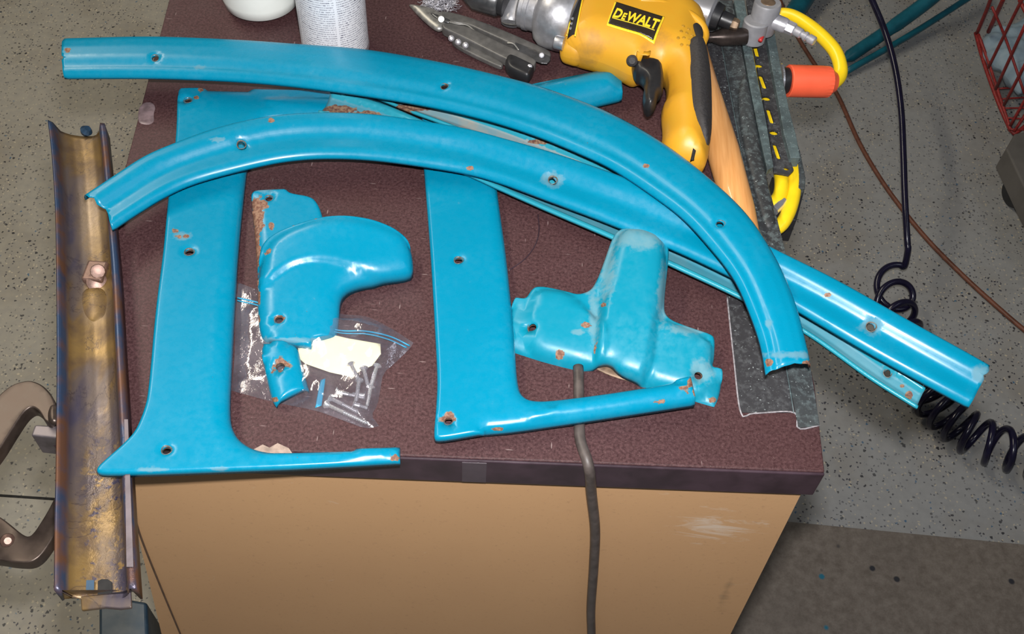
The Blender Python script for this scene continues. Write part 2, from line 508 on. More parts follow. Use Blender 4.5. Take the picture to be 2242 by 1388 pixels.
def _canlabel():
    """off-white can wall with rows of print too small to read"""
    t = NT('can_print')
    uvn = t.node('ShaderNodeAttribute', attribute_name='u').outputs['Fac']
    vv = t.node('ShaderNodeAttribute', attribute_name='v').outputs['Fac']
    row = t.math('MULTIPLY', vv, 60.0)
    fr = t.math('FRACT', row); rid = t.math('FLOOR', row)
    inrow = t.math('MULTIPLY', t.ramp(fr, 0.28, 0.34), t.ramp(fr, 0.78, 0.72))
    comb = t.node('ShaderNodeCombineXYZ'); t.put(comb.inputs[0], t.math('MULTIPLY', uvn, 260.0)); t.put(comb.inputs[1], t.math('MULTIPLY', rid, 7.31)); t.put(comb.inputs[2], t.math('MULTIPLY', fr, 1.2))
    w = t.noise(1.0, 2, 0.6, co=comb.outputs[0])
    comb2 = t.node('ShaderNodeCombineXYZ'); t.put(comb2.inputs[0], t.math('MULTIPLY', uvn, 24.0)); t.put(comb2.inputs[1], t.math('MULTIPLY', rid, 3.7))
    w2 = t.noise(1.0, 1, 0.5, co=comb2.outputs[0])
    ink = t.math('MULTIPLY', inrow, t.ramp(w, 0.42, 0.50))
    bold = t.ramp(w2, 0.60, 0.64, 0.65, 1.0)
    cols = t.math('FRACT', t.math('MULTIPLY', uvn, 5.0))
    gut = t.math('MULTIPLY', t.ramp(cols, 0.04, 0.05), t.ramp(cols, 0.99, 0.98))
    f = t.math('MULTIPLY', t.math('MULTIPLY', ink, gut), bold)
    t.set(color=t.mix(f, (0.80, 0.80, 0.84), (0.10, 0.10, 0.15)), rough=0.35, metal=0.1)
    return t.m
M_can = _canlabel()

def _rag():
    t = NT('blue_rag')
    n = t.noise(40, 4); t.set(color=t.mix(n, (0.14, 0.22, 0.30), (0.34, 0.42, 0.46)), rough=0.9); t.bump(n, 0.5, 0.004)
    return t.m
M_rag = _rag()

# ------------------------------------------------------------------ sheet metal helpers
def seg_dist(P, A, B):
    """distance of points P (n,2) to segments A->B (m,2): (n,m)"""
    d = B - A
    L2 = np.maximum((d ** 2).sum(1), 1e-12)
    w = P[:, None, :] - A[None]
    t = np.clip((w * d[None]).sum(2) / L2[None], 0, 1)
    return np.sqrt(((w - t[..., None] * d[None]) ** 2).sum(2))

def inside(P, poly):
    x, y = P[:, 0], P[:, 1]
    r = np.zeros(len(P), bool)
    n = len(poly)
    for i in range(n):
        x1, y1 = poly[i]; x2, y2 = poly[(i + 1) % n]
        if y1 == y2: continue
        c = ((y1 > y) != (y2 > y)) & (x < (x2 - x1) * (y - y1) / (y2 - y1) + x1)
        r ^= c
    return r

def resample(poly, h):
    out = []; src = []
    n = len(poly)
    for i in range(n):
        a = np.array(poly[i]); b = np.array(poly[(i + 1) % n])
        k = max(1, int(math.ceil(np.linalg.norm(b - a) / h)))
        for j in range(k):
            out.append(a + (b - a) * j / k); src.append(i)
    return np.array(out), src

def smooth_poly(pts, sharp=(), it=2):
    """round a closed outline by corner cutting; indices in sharp are kept"""
    P = [(tuple(p), i in sharp) for i, p in enumerate(pts)]
    for _ in range(it):
        Q = []
        n = len(P)
        for i in range(n):
            (a, sa), (b, sb), (c, sc) = P[i - 1], P[i], P[(i + 1) % n]
            if sb: Q.append(P[i])
            else:
                a = np.array(a); b = np.array(b); c = np.array(c)
                Q.append((tuple(b + (a - b) * 0.22), False)); Q.append((tuple(b + (c - b) * 0.22), False))
        P = Q
    return [p for p, _ in P]

def triangulate(outline, holes, extra, h, rings=(), gridless=False):
    """outline (n,2) ; holes list of (cx,cy,r) ; extra points ; returns pts, tris, nb"""
    bp, _ = resample(outline, h)
    nb = len(bp)
    pts = [tuple(p) for p in bp]
    edges = [(i, (i + 1) % nb) for i in range(nb)]
    loops = []
    for (cx, cy, r) in holes:
        k0 = len(pts); m = 14
        for k in range(m):
            a = 2 * math.pi * k / m
            pts.append((cx + r * math.cos(a), cy + r * math.sin(a)))
        edges += [(k0 + k, k0 + (k + 1) % m) for k in range(m)]
        for q in (1.5, 2.1, 2.8):
            for k in range(m):
                a = 2 * math.pi * (k + 0.5 * (q > 1.6)) / m
                extra = extra + [(cx + r * q * math.cos(a), cy + r * q * math.sin(a))]
    lo = bp.min(0); hi = bp.max(0)
    xs = np.arange(lo[0], hi[0] + h, h); ys = np.arange(lo[1], hi[1] + h, h * 0.87)
    g = []
    for j, y in enumerate(ys):
        for x in xs: g.append((x + (j % 2) * h * 0.5, y))
    g = np.array(g)
    if gridless: g = g[:0].reshape(0, 2)
    if len(extra): g = np.vstack([g, np.array(extra)])
    ne = len(extra)
    A = bp; B = np.roll(bp, -1, 0)
    rp = np.zeros((0, 2)); rd = np.zeros(0)
    if len(rings):
        tg = np.roll(bp, -1, 0) - np.roll(bp, 1, 0)
        tg /= np.maximum(np.linalg.norm(tg, axis=1, keepdims=True), 1e-9)
        area = 0.5 * np.sum(bp[:, 0] * B[:, 1] - B[:, 0] * bp[:, 1])
        nn = np.stack([-tg[:, 1], tg[:, 0]], 1) * (1 if area > 0 else -1)
        for q in rings:
            c = bp + nn * q
            c = c[inside(c, bp)]
            if len(c):
                dd = seg_dist(c, A, B).min(1)
                k = dd > q * 0.93
                rp = np.vstack([rp, c[k]]); rd = np.concatenate([rd, dd[k]])
        # thin out crowded ring points
        kp = []
        cell = {}
        mn = min(h * 0.45, max(min(rings), 0.0003) * 0.9)
        for i, p in enumerate(rp):
            key = (int(p[0] // mn), int(p[1] // mn))
            bad = False
            for a_ in (-1, 0, 1):
                for b_ in (-1, 0, 1):
                    for j in cell.get((key[0] + a_, key[1] + b_), ()):
                        if (rp[j][0] - p[0]) ** 2 + (rp[j][1] - p[1]) ** 2 < mn * mn: bad = True
            if bad: continue
            if any(math.hypot(p[0] - cx, p[1] - cy) < r * 3 for (cx, cy, r) in holes): continue
            cell.setdefault(key, []).append(i); kp.append(i)
        rp = rp[kp]
    rmax = max(rings) if len(rings) else 0
    ok = inside(g, bp)
    keep = []
    idx = np.where(ok)[0]
    D = np.concatenate([seg_dist(g[c], A, B).min(1) for c in np.array_split(idx, max(1, len(idx) // 1500 + 1))]) if len(idx) else []
    for q, i in enumerate(idx):
        isx = i >= len(g) - ne
        if D[q] < (max(h * 0.25, rmax) if isx else max(h * 0.5, rmax + h * 0.4)): continue
        p = g[i]; bad = False
        for (cx, cy, r) in holes:
            dd = math.hypot(p[0] - cx, p[1] - cy)
            if dd < (r * 1.3 if isx else r * 3.0): bad = True; break
        if not bad: keep.append(tuple(p))
    pts += keep + [tuple(p) for p in rp]
    r = delaunay_2d_cdt([Vector(p) for p in pts], edges, [], 1, 1e-7)
    V = np.array([tuple(v) for v in r[0]]); Fc = [tuple(f) for f in r[2]]
    if holes:
        C = np.array([V[list(f)].mean(0) for f in Fc])
        drop = np.zeros(len(Fc), bool)
        for (cx, cy, rr) in holes:
            drop |= (C[:, 0] - cx) ** 2 + (C[:, 1] - cy) ** 2 < (rr * 0.98) ** 2
        Fc = [f for f, d in zip(Fc, drop) if not d]
    C = np.array([V[list(f)].mean(0) for f in Fc])
    okf = inside(C, bp)
    Fc = [f for f, k in zip(Fc, okf) if k]
    return V, Fc, bp

def boundary_edges(faces):
    cnt = {}
    for f in faces:
        for i in range(len(f)):
            a, b = f[i], f[(i + 1) % len(f)]
            k = (min(a, b), max(a, b))
            cnt.setdefault(k, []).append((a, b))
    return [v[0] for v in cnt.values() if len(v) == 1]

def wear_attrs(V3, wear):
    px = np.array([proj(v) for v in V3])
    out = {}
    for (x, y, rx, ry, kind) in wear:
        a = out.setdefault(kind, np.zeros(len(V3)))
        d = np.hypot((px[:, 0] - x) / rx, (px[:, 1] - y) / ry)
        out[kind] = np.maximum(a, np.clip(1.15 - d * 0.65, 0, 1))
    return out

def add_skirt(V3, faces, depthf, attrs):
    """turn the outer boundary straight down by depthf(vertex index)"""
    be = boundary_edges(faces)
    new = {}
    V3 = list(V3)
    src = []
    for a, b in be:
        for i in (a, b):
            if i not in new:
                d = depthf(i)
                if d is None: continue
                new[i] = len(V3); V3.append(V3[i] - Vector((0, 0, d))); src.append(i)
    for a, b in be:
        if a in new and b in new:
            faces.append((b, a, new[a], new[b]))
    for k in attrs: attrs[k] = np.concatenate([attrs[k], attrs[k][src]])
    return V3, faces

def hole_rims(parent, spots, mat=None):
    """worn metal countersink ring round each hole; spots: (centre Vector, radius, normal, mat)"""
    for (c, r, nrm, m_) in spots:
        nrm = nrm.normalized()
        a = nrm.orthogonal().normalized(); b = nrm.cross(a)
        vs = []; fs = []; m = 18
        prof = ((r * 1.30, 0.0001), (r * 1.2, 0.0004), (r * 1.02, -0.0006), (r * 0.88, -0.0022), (r * 0.98, -0.0030))
        for (rr, h) in prof:
            for k in range(m):
                t = 2 * math.pi * k / m
                vs.append(c + (a * math.cos(t) + b * math.sin(t)) * rr * (1 + 0.05 * math.sin(3 * t + rr * 900)) + nrm * h)
        for i in range(len(prof) - 1):
            for k in range(m):
                k2 = (k + 1) % m
                fs.append((i * m + k, i * m + k2, (i + 1) * m + k2, (i + 1) * m + k))
        mesh_obj('screw_hole_rim', vs, fs, m_ or M_rim, parent)

def panel(name, outline, z_plane=None, rs=0.010, Hs=0.007, rt=0.0025, Ht=0.0025, soft=(), sharp=(), holes=(), mat=None, parent=None,
          wear=(), skirt=0.006, h=0.0035, thick=0.0009, bumps=(), smooth=2, extra_attr=None, ripple=0.0, hole_r=0.0032, rims=True, quad=False, ctrl=(), **kw):
    """pressed sheet-metal panel. outline: (px,py,z above bench).  soft = pairs of outline indices whose
    edges roll over with the wide radius.  bumps: (outline3d, radius, height) raised areas."""
    pts = [T(*p) for p in outline]
    cpt = pts + [T(*p) for p in ctrl]
    mx_ = sum(p.x for p in cpt) / len(cpt); my_ = sum(p.y for p in cpt) / len(cpt)
    bas = (lambda x, y: [1, x - mx_, y - my_] + ([(x - mx_) ** 2, (x - mx_) * (y - my_), (y - my_) ** 2] if quad else []))
    A = np.array([bas(p.x, p.y) for p in cpt]); zz = np.array([p.z for p in cpt])
    cf = np.linalg.lstsq(A, zz, rcond=None)[0]
    zpl = lambda x, y: float(np.dot(cf, bas(x, y)))
    sp = smooth_poly([(p.x, p.y, float(i)) for i, p in enumerate(pts)], sharp, smooth)
    poly = np.array([(p[0], p[1]) for p in sp])
    sid = [p[2] for p in sp]
    softseg = np.zeros(len(poly), bool)
    for (a, b) in soft:
        for i, s in enumerate(sid):
            if a <= s <= b: softseg[i] = True
    hl = []
    for hd in holes:
        z0 = zpl(*T(hd[0], hd[1], 0.012)[:2])
        p = T(hd[0], hd[1], z0 - TOP + (hd[3] if len(hd) > 3 else 0))
        hl.append((p.x, p.y, hole_r * (hd[2] if len(hd) > 2 else 1)))
    ex = []
    for w in wear:
        if w[4] in ('rust',) :
            c = T(w[0], w[1], zpl(*T(w[0], w[1], 0.012)[:2]) - TOP)
            rr = max(w[2], w[3]) / 2500.0
            for i in range(-3, 4):
                for j in range(-3, 4):
                    ex.append((c.x + i * rr / 2 + 0.00011 * j, c.y + j * rr / 2 + 0.00013 * i))
    rg_ = sorted(set([rt * q for q in (.12, .4, .8)] + [rs * q for q in (.12, .3, .6, 1.0)]))
    V, Fc, bp = triangulate(poly, hl, ex, h, rg_)
    PA = poly; PB = np.roll(poly, -1, 0)
    D = seg_dist(V, PA, PB)
    ds = D[:, softseg].min(1) if softseg.any() else np.full(len(V), 9.0)
    dt = D[:, ~softseg].min(1) if (~softseg).any() else np.full(len(V), 9.0)
    prof = lambda d, r, H: -H * (1 - np.sqrt(np.clip(1 - (1 - np.clip(d / r, 0, 1)) ** 2, 0, 1)))
    z = np.array([zpl(*v) for v in V]) + np.minimum(prof(ds, rs, Hs), prof(dt, rt, Ht))
    for (bo, br, bh) in bumps:
        bpz = [T(*p) for p in bo]
        bpoly = np.array([(p[0], p[1]) for p in smooth_poly([(q.x, q.y) for q in bpz], (), 2)])
        inn = inside(V, bpoly)
        d = seg_dist(V, bpoly, np.roll(bpoly, -1, 0)).min(1) * inn
        t = np.clip(d / br, 0, 1)
        z += bh * np.where(t < 1, np.sqrt(np.clip(1 - (1 - t) ** 2, 0, 1)) * (t * t * (3 - 2 * t)) ** 0.35, 1)
    for (cx, cy, r) in hl:
        d = np.hypot(V[:, 0] - cx, V[:, 1] - cy)
        z -= 0.0014 * np.clip(1 - (d - r) / (r * 1.2), 0, 1) ** 1.5
    if ripple:
        z += np.array([mnoise.noise(Vector((v[0] * 30, v[1] * 30, 3))) for v in V]) * ripple
    V3 = [Vector((v[0], v[1], zz_)) for v, zz_ in zip(V, z)]
    at = {'rust': np.zeros(len(V)), 'pale': np.zeros(len(V))}
    at.update(wear_attrs(V3, wear))
    hs = hl
    def dep(i):
        v = V[i]
        for (cx, cy, r) in hs:
            if math.hypot(v[0] - cx, v[1] - cy) < r * 1.1: return 0.0015
        return skirt
    V3, Fc = add_skirt(V3, list(Fc), dep, at)
    o = mesh_obj(name, V3, Fc, mat or M_teal, parent, attrs=at, solid=thick, **kw)
    if rims:
        bvh = BVHTree.FromPolygons(V3, Fc)
        sp_ = []
        for i, (cx, cy, r) in enumerate(hl):
            zc = []
            nr = Vector()
            for k in range(12):
                a = 2 * math.pi * k / 12
                hit = bvh.ray_cast(Vector((cx + r * 2.3 * math.cos(a), cy + r * 2.3 * math.sin(a), TOP + 1)), Vector((0, 0, -1)))
                if hit[0]:
                    zc.append(hit[0].z); nr += hit[1] if hit[1].z > 0 else -hit[1]
            if zc:
                m_ = holes[i][4] if len(holes[i]) > 4 else M_rim
                sp_.append((Vector((cx, cy, sum(zc) / len(zc) - 0.0008)), r, nr, m_))
        hole_rims(o, sp_)
    return o

def moulding(name, EA, EB, profile, holes=(), mat=None, wear=(), h=0.0035, endA=None, endB=None, skirt=0.007, parent=None,
             thick=0.0009, lipf=None, hole_r=0.0030, attrs_f=None, rims=True, **kw):
    """long pressed strip between two edge curves (px,py,z). profile: [(v, dz)] across."""
    N = 240
    a = spline([T(*p) for p in EA], N); b = spline([T(*p) for p in EB], N)
    L = sum(((a[i] + b[i]) / 2 - (a[i + 1] + b[i + 1]) / 2).length for i in range(N - 1))
    Wd = sum((a[i] - b[i]).length for i in range(0, N, 10)) / len(range(0, N, 10))
    vs_ = [p[0] for p in profile]; zs_ = [p[1] for p in profile]
    vv = np.linspace(0, 1, 101)
    zz = np.interp(vv, vs_, zs_)
    ker = np.array([1, 2, 3, 4, 3, 2, 1]) / 16.0
    zp = np.concatenate([[zz[0]] * 3, zz, [zz[-1]] * 3])
    zz = np.convolve(zp, ker, 'valid')
    zz = zz - (zz[0] * (1 - vv) + zz[-1] * vv)
    def mp(s, t):
        u = min(max(s / L, 0), 1) * (N - 1); i = min(int(u), N - 2); f = u - i
        A = a[i].lerp(a[i + 1], f); B = b[i].lerp(b[i + 1], f)
        v = min(max(t / Wd, 0), 1)
        p = A.lerp(B, v)
        return Vector((p.x, p.y, p.z + float(np.interp(v, vv, zz))))
    # invert pixel -> (s,t)
    gs = np.linspace(0, L, 160); gt = np.linspace(0, Wd, 24)
    GP = np.array([[(*proj(mp(s, t)), s, t) for t in gt] for s in gs]).reshape(-1, 4)
    def inv(px, py):
        d = (GP[:, 0] - px) ** 2 + (GP[:, 1] - py) ** 2
        k = np.argsort(d)[:6]; w = 1 / (d[k] + 1e-3)
        return float((GP[k, 2] * w).sum() / w.sum()), float((GP[k, 3] * w).sum() / w.sum())
    hl = [(*inv(x[0], x[1]), hole_r * (x[2] if len(x) > 2 else 1)) for x in holes]
    ex = []
    for w in wear:
        if w[4] == 'rust':
            c = inv(w[0], w[1]); rr = max(w[2], w[3]) / 2600.0
            ex += [(c[0] + i * rr / 2 + 0.0001 * j, c[1] + j * rr / 2 + 0.00012 * i) for i in range(-3, 4) for j in range(-3, 4)]
    # crisp rows along profile breaks
    for pv in vs_[1:-1]:
        pass
    rows = np.linspace(0, 1, 32)[1:-1]
    for k_, pv in enumerate(rows):
        for s in np.arange(h, L - h * .5, h): ex.append((s, pv * Wd))
    eA = endA or [(0, 0), (0, 1)]
    eB = endB or [(0, 1), (0, 0)]
    out = [(e[0], e[1] * Wd) for e in eA] + [(L + e[0], e[1] * Wd) for e in eB]
    if len(out) == 4: out = [(0, 0), (0, Wd), (L, Wd), (L, 0)]
    V, Fc, bp = triangulate(np.array(out), hl, ex, h * 1.0, gridless=True)
    V3 = [mp(*v) for v in V]
    for (cs, ct, r) in hl:
        for i, v in enumerate(V):
            d = math.hypot(v[0] - cs, v[1] - ct)
            if d < r * 2.3: V3[i] = V3[i] - Vector((0, 0, 0.0014 * max(0, min(1, 1 - (d - r) / (r * 1.2))) ** 1.5))
    # orientation
    f = Fc[len(Fc) // 2]
    nrm = (V3[f[1]] - V3[f[0]]).cross(V3[f[2]] - V3[f[0]])
    if nrm.z < 0: Fc = [tuple(reversed(f)) for f in Fc]
    at = {'rust': np.zeros(len(V)), 'pale': np.zeros(len(V))}
    at.update(wear_attrs(V3, wear))
    if lipf: at['lip'] = np.array([lipf(v[1] / Wd) for v in V])
    if attrs_f:
        at.update(attrs_f(np.array([(v[0] / L, v[1] / Wd) for v in V]), np.array([proj(p) for p in V3])))
    def dep(i):
        s, t = V[i]
        for (cs, ct, r) in hl:
            if math.hypot(s - cs, t - ct) < r * 1.1: return 0.0015
        return skirt if (t < Wd * 0.02 or t > Wd * 0.98) else 0.0005
    V3, Fc = add_skirt(V3, list(Fc), dep, at)
    o = mesh_obj(name, V3, Fc, mat or M_teal, parent, attrs=at, solid=thick, **kw)
    if rims:
        sp_ = []
        for i, (cs, ct, r) in enumerate(hl):
            c = mp(cs, ct)
            n_ = (mp(cs + r * 2, ct) - mp(cs - r * 2, ct)).cross(mp(cs, ct + r * 2) - mp(cs, ct - r * 2))
            if n_.z < 0: n_ = -n_
            c.z = (mp(cs + 2 * r, ct).z + mp(cs - 2 * r, ct).z + mp(cs, ct + 2 * r).z + mp(cs, ct - 2 * r).z) / 4
            m_ = holes[i][3] if len(holes[i]) > 3 else M_rim
            sp_.append((c - Vector((0, 0, 0.0009)), r, n_, m_))
        hole_rims(o, sp_)
    o['_L'] = L
    del o['_L']
    return o

def pillow(name, outline, H, r, mat, parent=None, down=None, h=0.004, sharp=(), smooth=2, flat=0.0, **kw):
    """rounded solid body: outline (px,py,z) at its widest level, domed up by H and down by `down`"""
    pts = [T(*p) for p in outline]
    A = np.array([[p.x, p.y, 1] for p in pts]); zz = np.array([p.z for p in pts])
    cf = np.linalg.lstsq(A, zz, rcond=None)[0]
    poly = np.array([(p[0], p[1]) for p in smooth_poly([(p.x, p.y) for p in pts], sharp, smooth)])
    # feather of extra points near the rim so that the rounding is smooth
    ex = []
    cen = poly.mean(0)
    V, Fc, bp = triangulate(poly, (), ex, h, [r * q for q in (.03, .1, .22, .4, .62, .85)])
    d = seg_dist(V, poly, np.roll(poly, -1, 0)).min(1)
    t = np.clip(d / r, 0, 1)
    up = np.sqrt(np.clip(1 - (1 - t) ** 2, 0, 1))
    base = V @ cf[:2] + cf[2]
    dn = H if down is None else down
    n = len(V)
    edge = d < 1e-6
    top = [Vector((v[0], v[1], b + H * u + flat * 0.5)) for v, b, u in zip(V, base, up)]
    bot = [Vector((v[0], v[1], b - dn * u - flat * 0.5)) for v, b, u in zip(V, base, up)]
    f = Fc[0]
    if (top[f[1]] - top[f[0]]).cross(top[f[2]] - top[f[0]]).z < 0: Fc = [tuple(reversed(f)) for f in Fc]
    faces = list(Fc) + [tuple(n + i for i in reversed(f)) for f in Fc]
    for a, b in boundary_edges(Fc): faces.append((b, a, a + n, b + n))
    o = mesh_obj(name, top + bot, faces, mat, parent, **kw)
    return o

def world_bvh(o):
    me = o.data
    org = ORG[o]
    vs = [v.co + org for v in me.vertices]
    return BVHTree.FromPolygons(vs, [tuple(p.vertices) for p in me.polygons])

def drape_down(bvh, p, off):
    hit = bvh.ray_cast(Vector((p.x, p.y, TOP + 0.6)), Vector((0, 0, -1)))
    return Vector((p.x, p.y, (hit[0].z if hit[0] else p.z) + off))

def patch(name, outline, bvh, off, mat, parent, h=0.003, zref=0.05, smooth=0, thick=0.0006, sharp=(), **kw):
    """thin plate laid over another surface, following it"""
    pts = [T(*p) if len(p) > 2 else T(p[0], p[1], zref) for p in outline]
    poly = np.array([(p[0], p[1]) for p in smooth_poly([(p.x, p.y) for p in pts], sharp, smooth)])
    V, Fc, bp = triangulate(poly, (), [], h)
    V3 = [drape_down(bvh, Vector((v[0], v[1], pts[0].z)), off) for v in V]
    f = Fc[0]
    if (V3[f[1]] - V3[f[0]]).cross(V3[f[2]] - V3[f[0]]).z < 0: Fc = [tuple(reversed(f)) for f in Fc]
    return mesh_obj(name, V3, Fc, mat, parent, solid=thick, **kw)

# ================================================================== SETTING
def quad_xy(x0, x1, y0, y1, z):
    return [Vector((x0, y0, z)), Vector((x1, y0, z)), Vector((x1, y1, z)), Vector((x0, y1, z))]
prism('floor', quad_xy(-3.2, 3.6, -1.6, 4.6, 0.0), 0.05, M_floor, kind='structure')

# saw-cut joint across the floor on the left
j0 = G(-60, 1081, 0); j1 = G(240, 1101, 0)
dj = (j1 - j0).normalized(); nj = Vector((-dj.y, dj.x, 0))
prism('trim_1', [j0 - dj * 0.6 - nj * 0.002, j1 - nj * 0.002, j1 + nj * 0.002, j0 - dj * 0.6 + nj * 0.002], 0.0012, M_darkhole,
      dirn=Vector((0, 0, 1)), kind='structure')

# ================================================================== BENCH
# corners of the top
c_nl = T(116, 968); c_nr = T(1806, 1033); c_fl = T(370, 0); c_fr = T(1604, 0)
dl = (c_fl - c_nl).normalized(); dr = (c_fr - c_nr).normalized()
c_fl2 = c_fl + dl * 0.14; c_fr2 = c_fr + dr * 0.08
bench = thing('workbench', 'workbench with maroon hardboard top, dark front edge and black strips along its right side', 'workbench', Vector(((c_nl.x + c_nr.x) / 2, (c_nl.y + c_fl2.y) / 2, 0)))
edge_pts = [c_nl, c_nr, T(1784, 842), T(1720, 552), T(1669, 345), T(1633, 160), c_fr, c_fr2, c_fl2]
prism('hardboard_top', edge_pts, 0.0325, M_bench, bench, bevel=0.0012)
# glossy front edge band
fd = (c_nr - c_nl).normalized(); fn = Vector((fd.y, -fd.x, 0))
eb = c_nl + Vector((0, 0, -0.0006))
fb = prism('front_edge_band', [c_nl + fn * 0.0022 + Vector((0, 0, -.0008)), c_nr + fn * 0.0022 + Vector((0, 0, -.0008)), c_nr - fn * 0.0004 + Vector((0, 0, -.0008)), c_nl - fn * 0.0004 + Vector((0, 0, -.0008))],
      0.0325, M_edge, bench, bevel=0.0012, label='glossy dark maroon front edge band')
# clear tape patch and chips on the band
M_tape = simple('old_clear_tape', (0.06, 0.045, 0.055), 0.15, 0, 0.2, 60, 0.1)
tp0 = c_nl + fd * ((T(1012, 1006) - c_nl).dot(fd)); tp1 = c_nl + fd * ((T(1066, 1008) - c_nl).dot(fd))
box('tape_patch', (tp0 + tp1) / 2 + fn * 0.0025 + Vector((0, 0, -0.017)), ((tp1 - tp0).length, 0.0006, 0.029), M_tape, bench, axes=(fd, fn, Vector((0, 0, 1))))
# worn pale core showing where the edge chipped
prism('worn_edge_chip', [T(553, 985, .0003), T(575, 973, .0003), T(590, 980, .0003), T(608, 970, .0003), T(632, 981, .0003), T(640, 992, .0003), T(560, 992, .0003)], 0.0002, M_core, bench,
      label='pale chipped patch at the front edge')
pillow('glue_blob', [(304, 236, 0), (316, 224, 0), (333, 224, 0), (341, 235, 0), (336, 250, 0), (338, 268, 0), (322, 274, 0), (304, 270, 0), (302, 256, 0)], 0.0007, 0.004, M_glue, bench, down=0.0001, h=0.003,
       label='pale dried glue mark')

tube('scratch_line', [T(1113, 593, .0001), T(1150, 566, .0001), T(1172, 536, .0001), T(1180, 505, .0001), T(1178, 470, .0001)], 0.0005, M_edge, bench, seg=6, n=30)
# black strips let into the right-hand side of the top
def strip_poly(L, R, z):
    return [T(x, y, z) for x, y in L] + [T(x, y, z) for x, y in reversed(R)]
LA = [(1524, 0), (1542, 110), (1553, 330), (1567, 470), (1592, 650), (1606, 780), (1622, 903)]
L1 = [(1563, 0), (1580, 100), (1617, 300), (1665, 545), (1698, 700), (1722, 810), (1738, 903)]
prism('black_strip', strip_poly(LA, L1, 0.0006), 0.0009, M_strip, bench, label='wide flat black strip beside the maroon top')
L1b = [(1564, 0), (1582, 100), (1619, 300), (1667, 545), (1700, 700), (1724, 810), (1748, 936)]
LR = [(1603, 0), (1626, 120), (1669, 350), (1720, 551), (1752, 700), (1776, 810), (1795, 931)]
prism('black_ledge', strip_poly(L1b, LR, 0.0012), 0.0016, M_ledge, bench, bevel=0.0004, label='narrow black ledge speckled with blue overspray')
tube('pale_bead', [T(x, y, 0.0012) for x, y in L1], 0.0006, M_flange, bench, seg=6, label='thin pale line between the black strips')
M_dust = simple('white_dust_line', (0.32, 0.30, 0.32), 0.8, 0, 0.5, 300, 0.4)
tube('dust_line', [T(x, y, 0.0004) for x, y in ((1592, 650), (1606, 780), (1622, 903), (1650, 905), (1738, 903), (1748, 938), (1795, 931))], 0.0007, M_dust, bench, n=60, seg=6)
# raised swage beside the slotted rail
sw = [(1612, 215), (1626, 165), (1634, 160), (1668, 345), (1690, 440), (1700, 500), (1672, 500), (1650, 420), (1625, 310)]
pillow('pressed_swage', [(x, y, 0.0014) for x, y in sw], 0.0035, 0.006, M_ledge, bench, down=0.001, h=0.004)

# legs and under-frame (blue steel)
def leg_at(cx, cy, w, d):
    box('leg', Vector((cx, cy, (TOP - 0.033) / 2)), (w, d, TOP - 0.033), M_bluesteel, bench, bevel=0.003)
fy = c_nl.y
lx0, lx1, ly0, ly1 = c_nl.x + 0.10, c_nr.x - 0.06, fy + 0.07, c_fl2.y - 0.05
for (lx, ly) in ((lx0, ly0), (lx1, ly0 + 0.02), (lx0 + 0.03, ly1), (lx1 - 0.03, ly1)): leg_at(lx, ly, 0.043, 0.045)
for yy in (ly0, ly1): box('cross_rail', Vector(((lx0 + lx1) / 2, yy, TOP - 0.06)), (lx1 - lx0, 0.03, 0.05), M_bluesteel, bench)
prism('foot_plate', [G(216, 1300, .30), G(322, 1318, .30), G(327, 1460, .30), G(216, 1460, .30)], 0.30, M_bluesteel, bench, bevel=0.004, label='blue painted steel foot seen below the rusty channel')

# ================================================================== CARDBOARD PANEL
pn = Vector((fn.x, fn.y, 0)).normalized()
pp = c_nl - fn * 0.004
def CB(px, py, off=0.0): return onplane(px, py, pp + pn * off, pn)
cbt = TOP - 0.0335
tl = CB(282, 1044); tr = CB(1752, 1080); tl.z = cbt; tr.z = cbt
br = CB(1598, 1388); bl = CB(355, 1388)
drr = (br - tr) / (tr.z - br.z); dll = (bl - tl) / (tl.z - bl.z)
NBX, NBZ = 70, 60
vs = []; fs = []; scuff = []; smear = []
Hc = cbt - 0.012
for side in (0, 1):
    for j in range(NBZ + 1):
        for i in range(NBX + 1):
            a = tl + dll * (Hc * j / NBZ); b = tr + drr * (Hc * j / NBZ)
            p = a.lerp(b, i / NBX) - pn * (0.0035 * side)
            p = p - pn * (0.004 * (math.sin(i / NBX * 3.1) - 1) * 0.3)
            vs.append(p)
            q = proj(p)
            scuff.append(max(0, 1 - math.hypot((q[0] - 1570) / 150, (q[1] - 1155) / 62)))
            smear.append(max(0, 1 - math.hypot((q[0] - 1588 + (q[1] - 1310) * 0.35) / 16, (q[1] - 1310) / 75)))
n1_ = (NBX + 1) * (NBZ + 1)
for j in range(NBZ):
    for i in range(NBX):
        a = j * (NBX + 1) + i
        fs.append((a, a + NBX + 1, a + NBX + 2, a + 1)); fs.append((n1_ + a, n1_ + a + 1, n1_ + a + NBX + 2, n1_ + a + NBX + 1))
for i in range(NBX):
    fs.append((i, i + 1, n1_ + i + 1, n1_ + i)); k = NBZ * (NBX + 1) + i; fs.append((k + 1, k, n1_ + k, n1_ + k + 1))
for j in range(NBZ):
    k = j * (NBX + 1); fs.append((k + NBX + 1, k, n1_ + k, n1_ + k + NBX + 1))
    k = j * (NBX + 1) + NBX; fs.append((k, k + NBX + 1, n1_ + k + NBX + 1, n1_ + k))
card = mesh_obj('cardboard_sheet', vs, fs, M_card, None, attrs={'scuff': scuff, 'smear': smear},
                label='large tan cardboard sheet standing against the front of the bench', cat='cardboard', smooth=False)
M_crease = simple('cardboard_crease', (0.10, 0.055, 0.030), 0.8, 0, 0.3, 90)
tube('crease', [CB(292, 1120, .0022), CB(310, 1180, .0022), CB(352, 1285, .0022), CB(400, 1400, .0022)], 0.0008, M_crease, card, seg=6, label='dark crease line near the left edge')

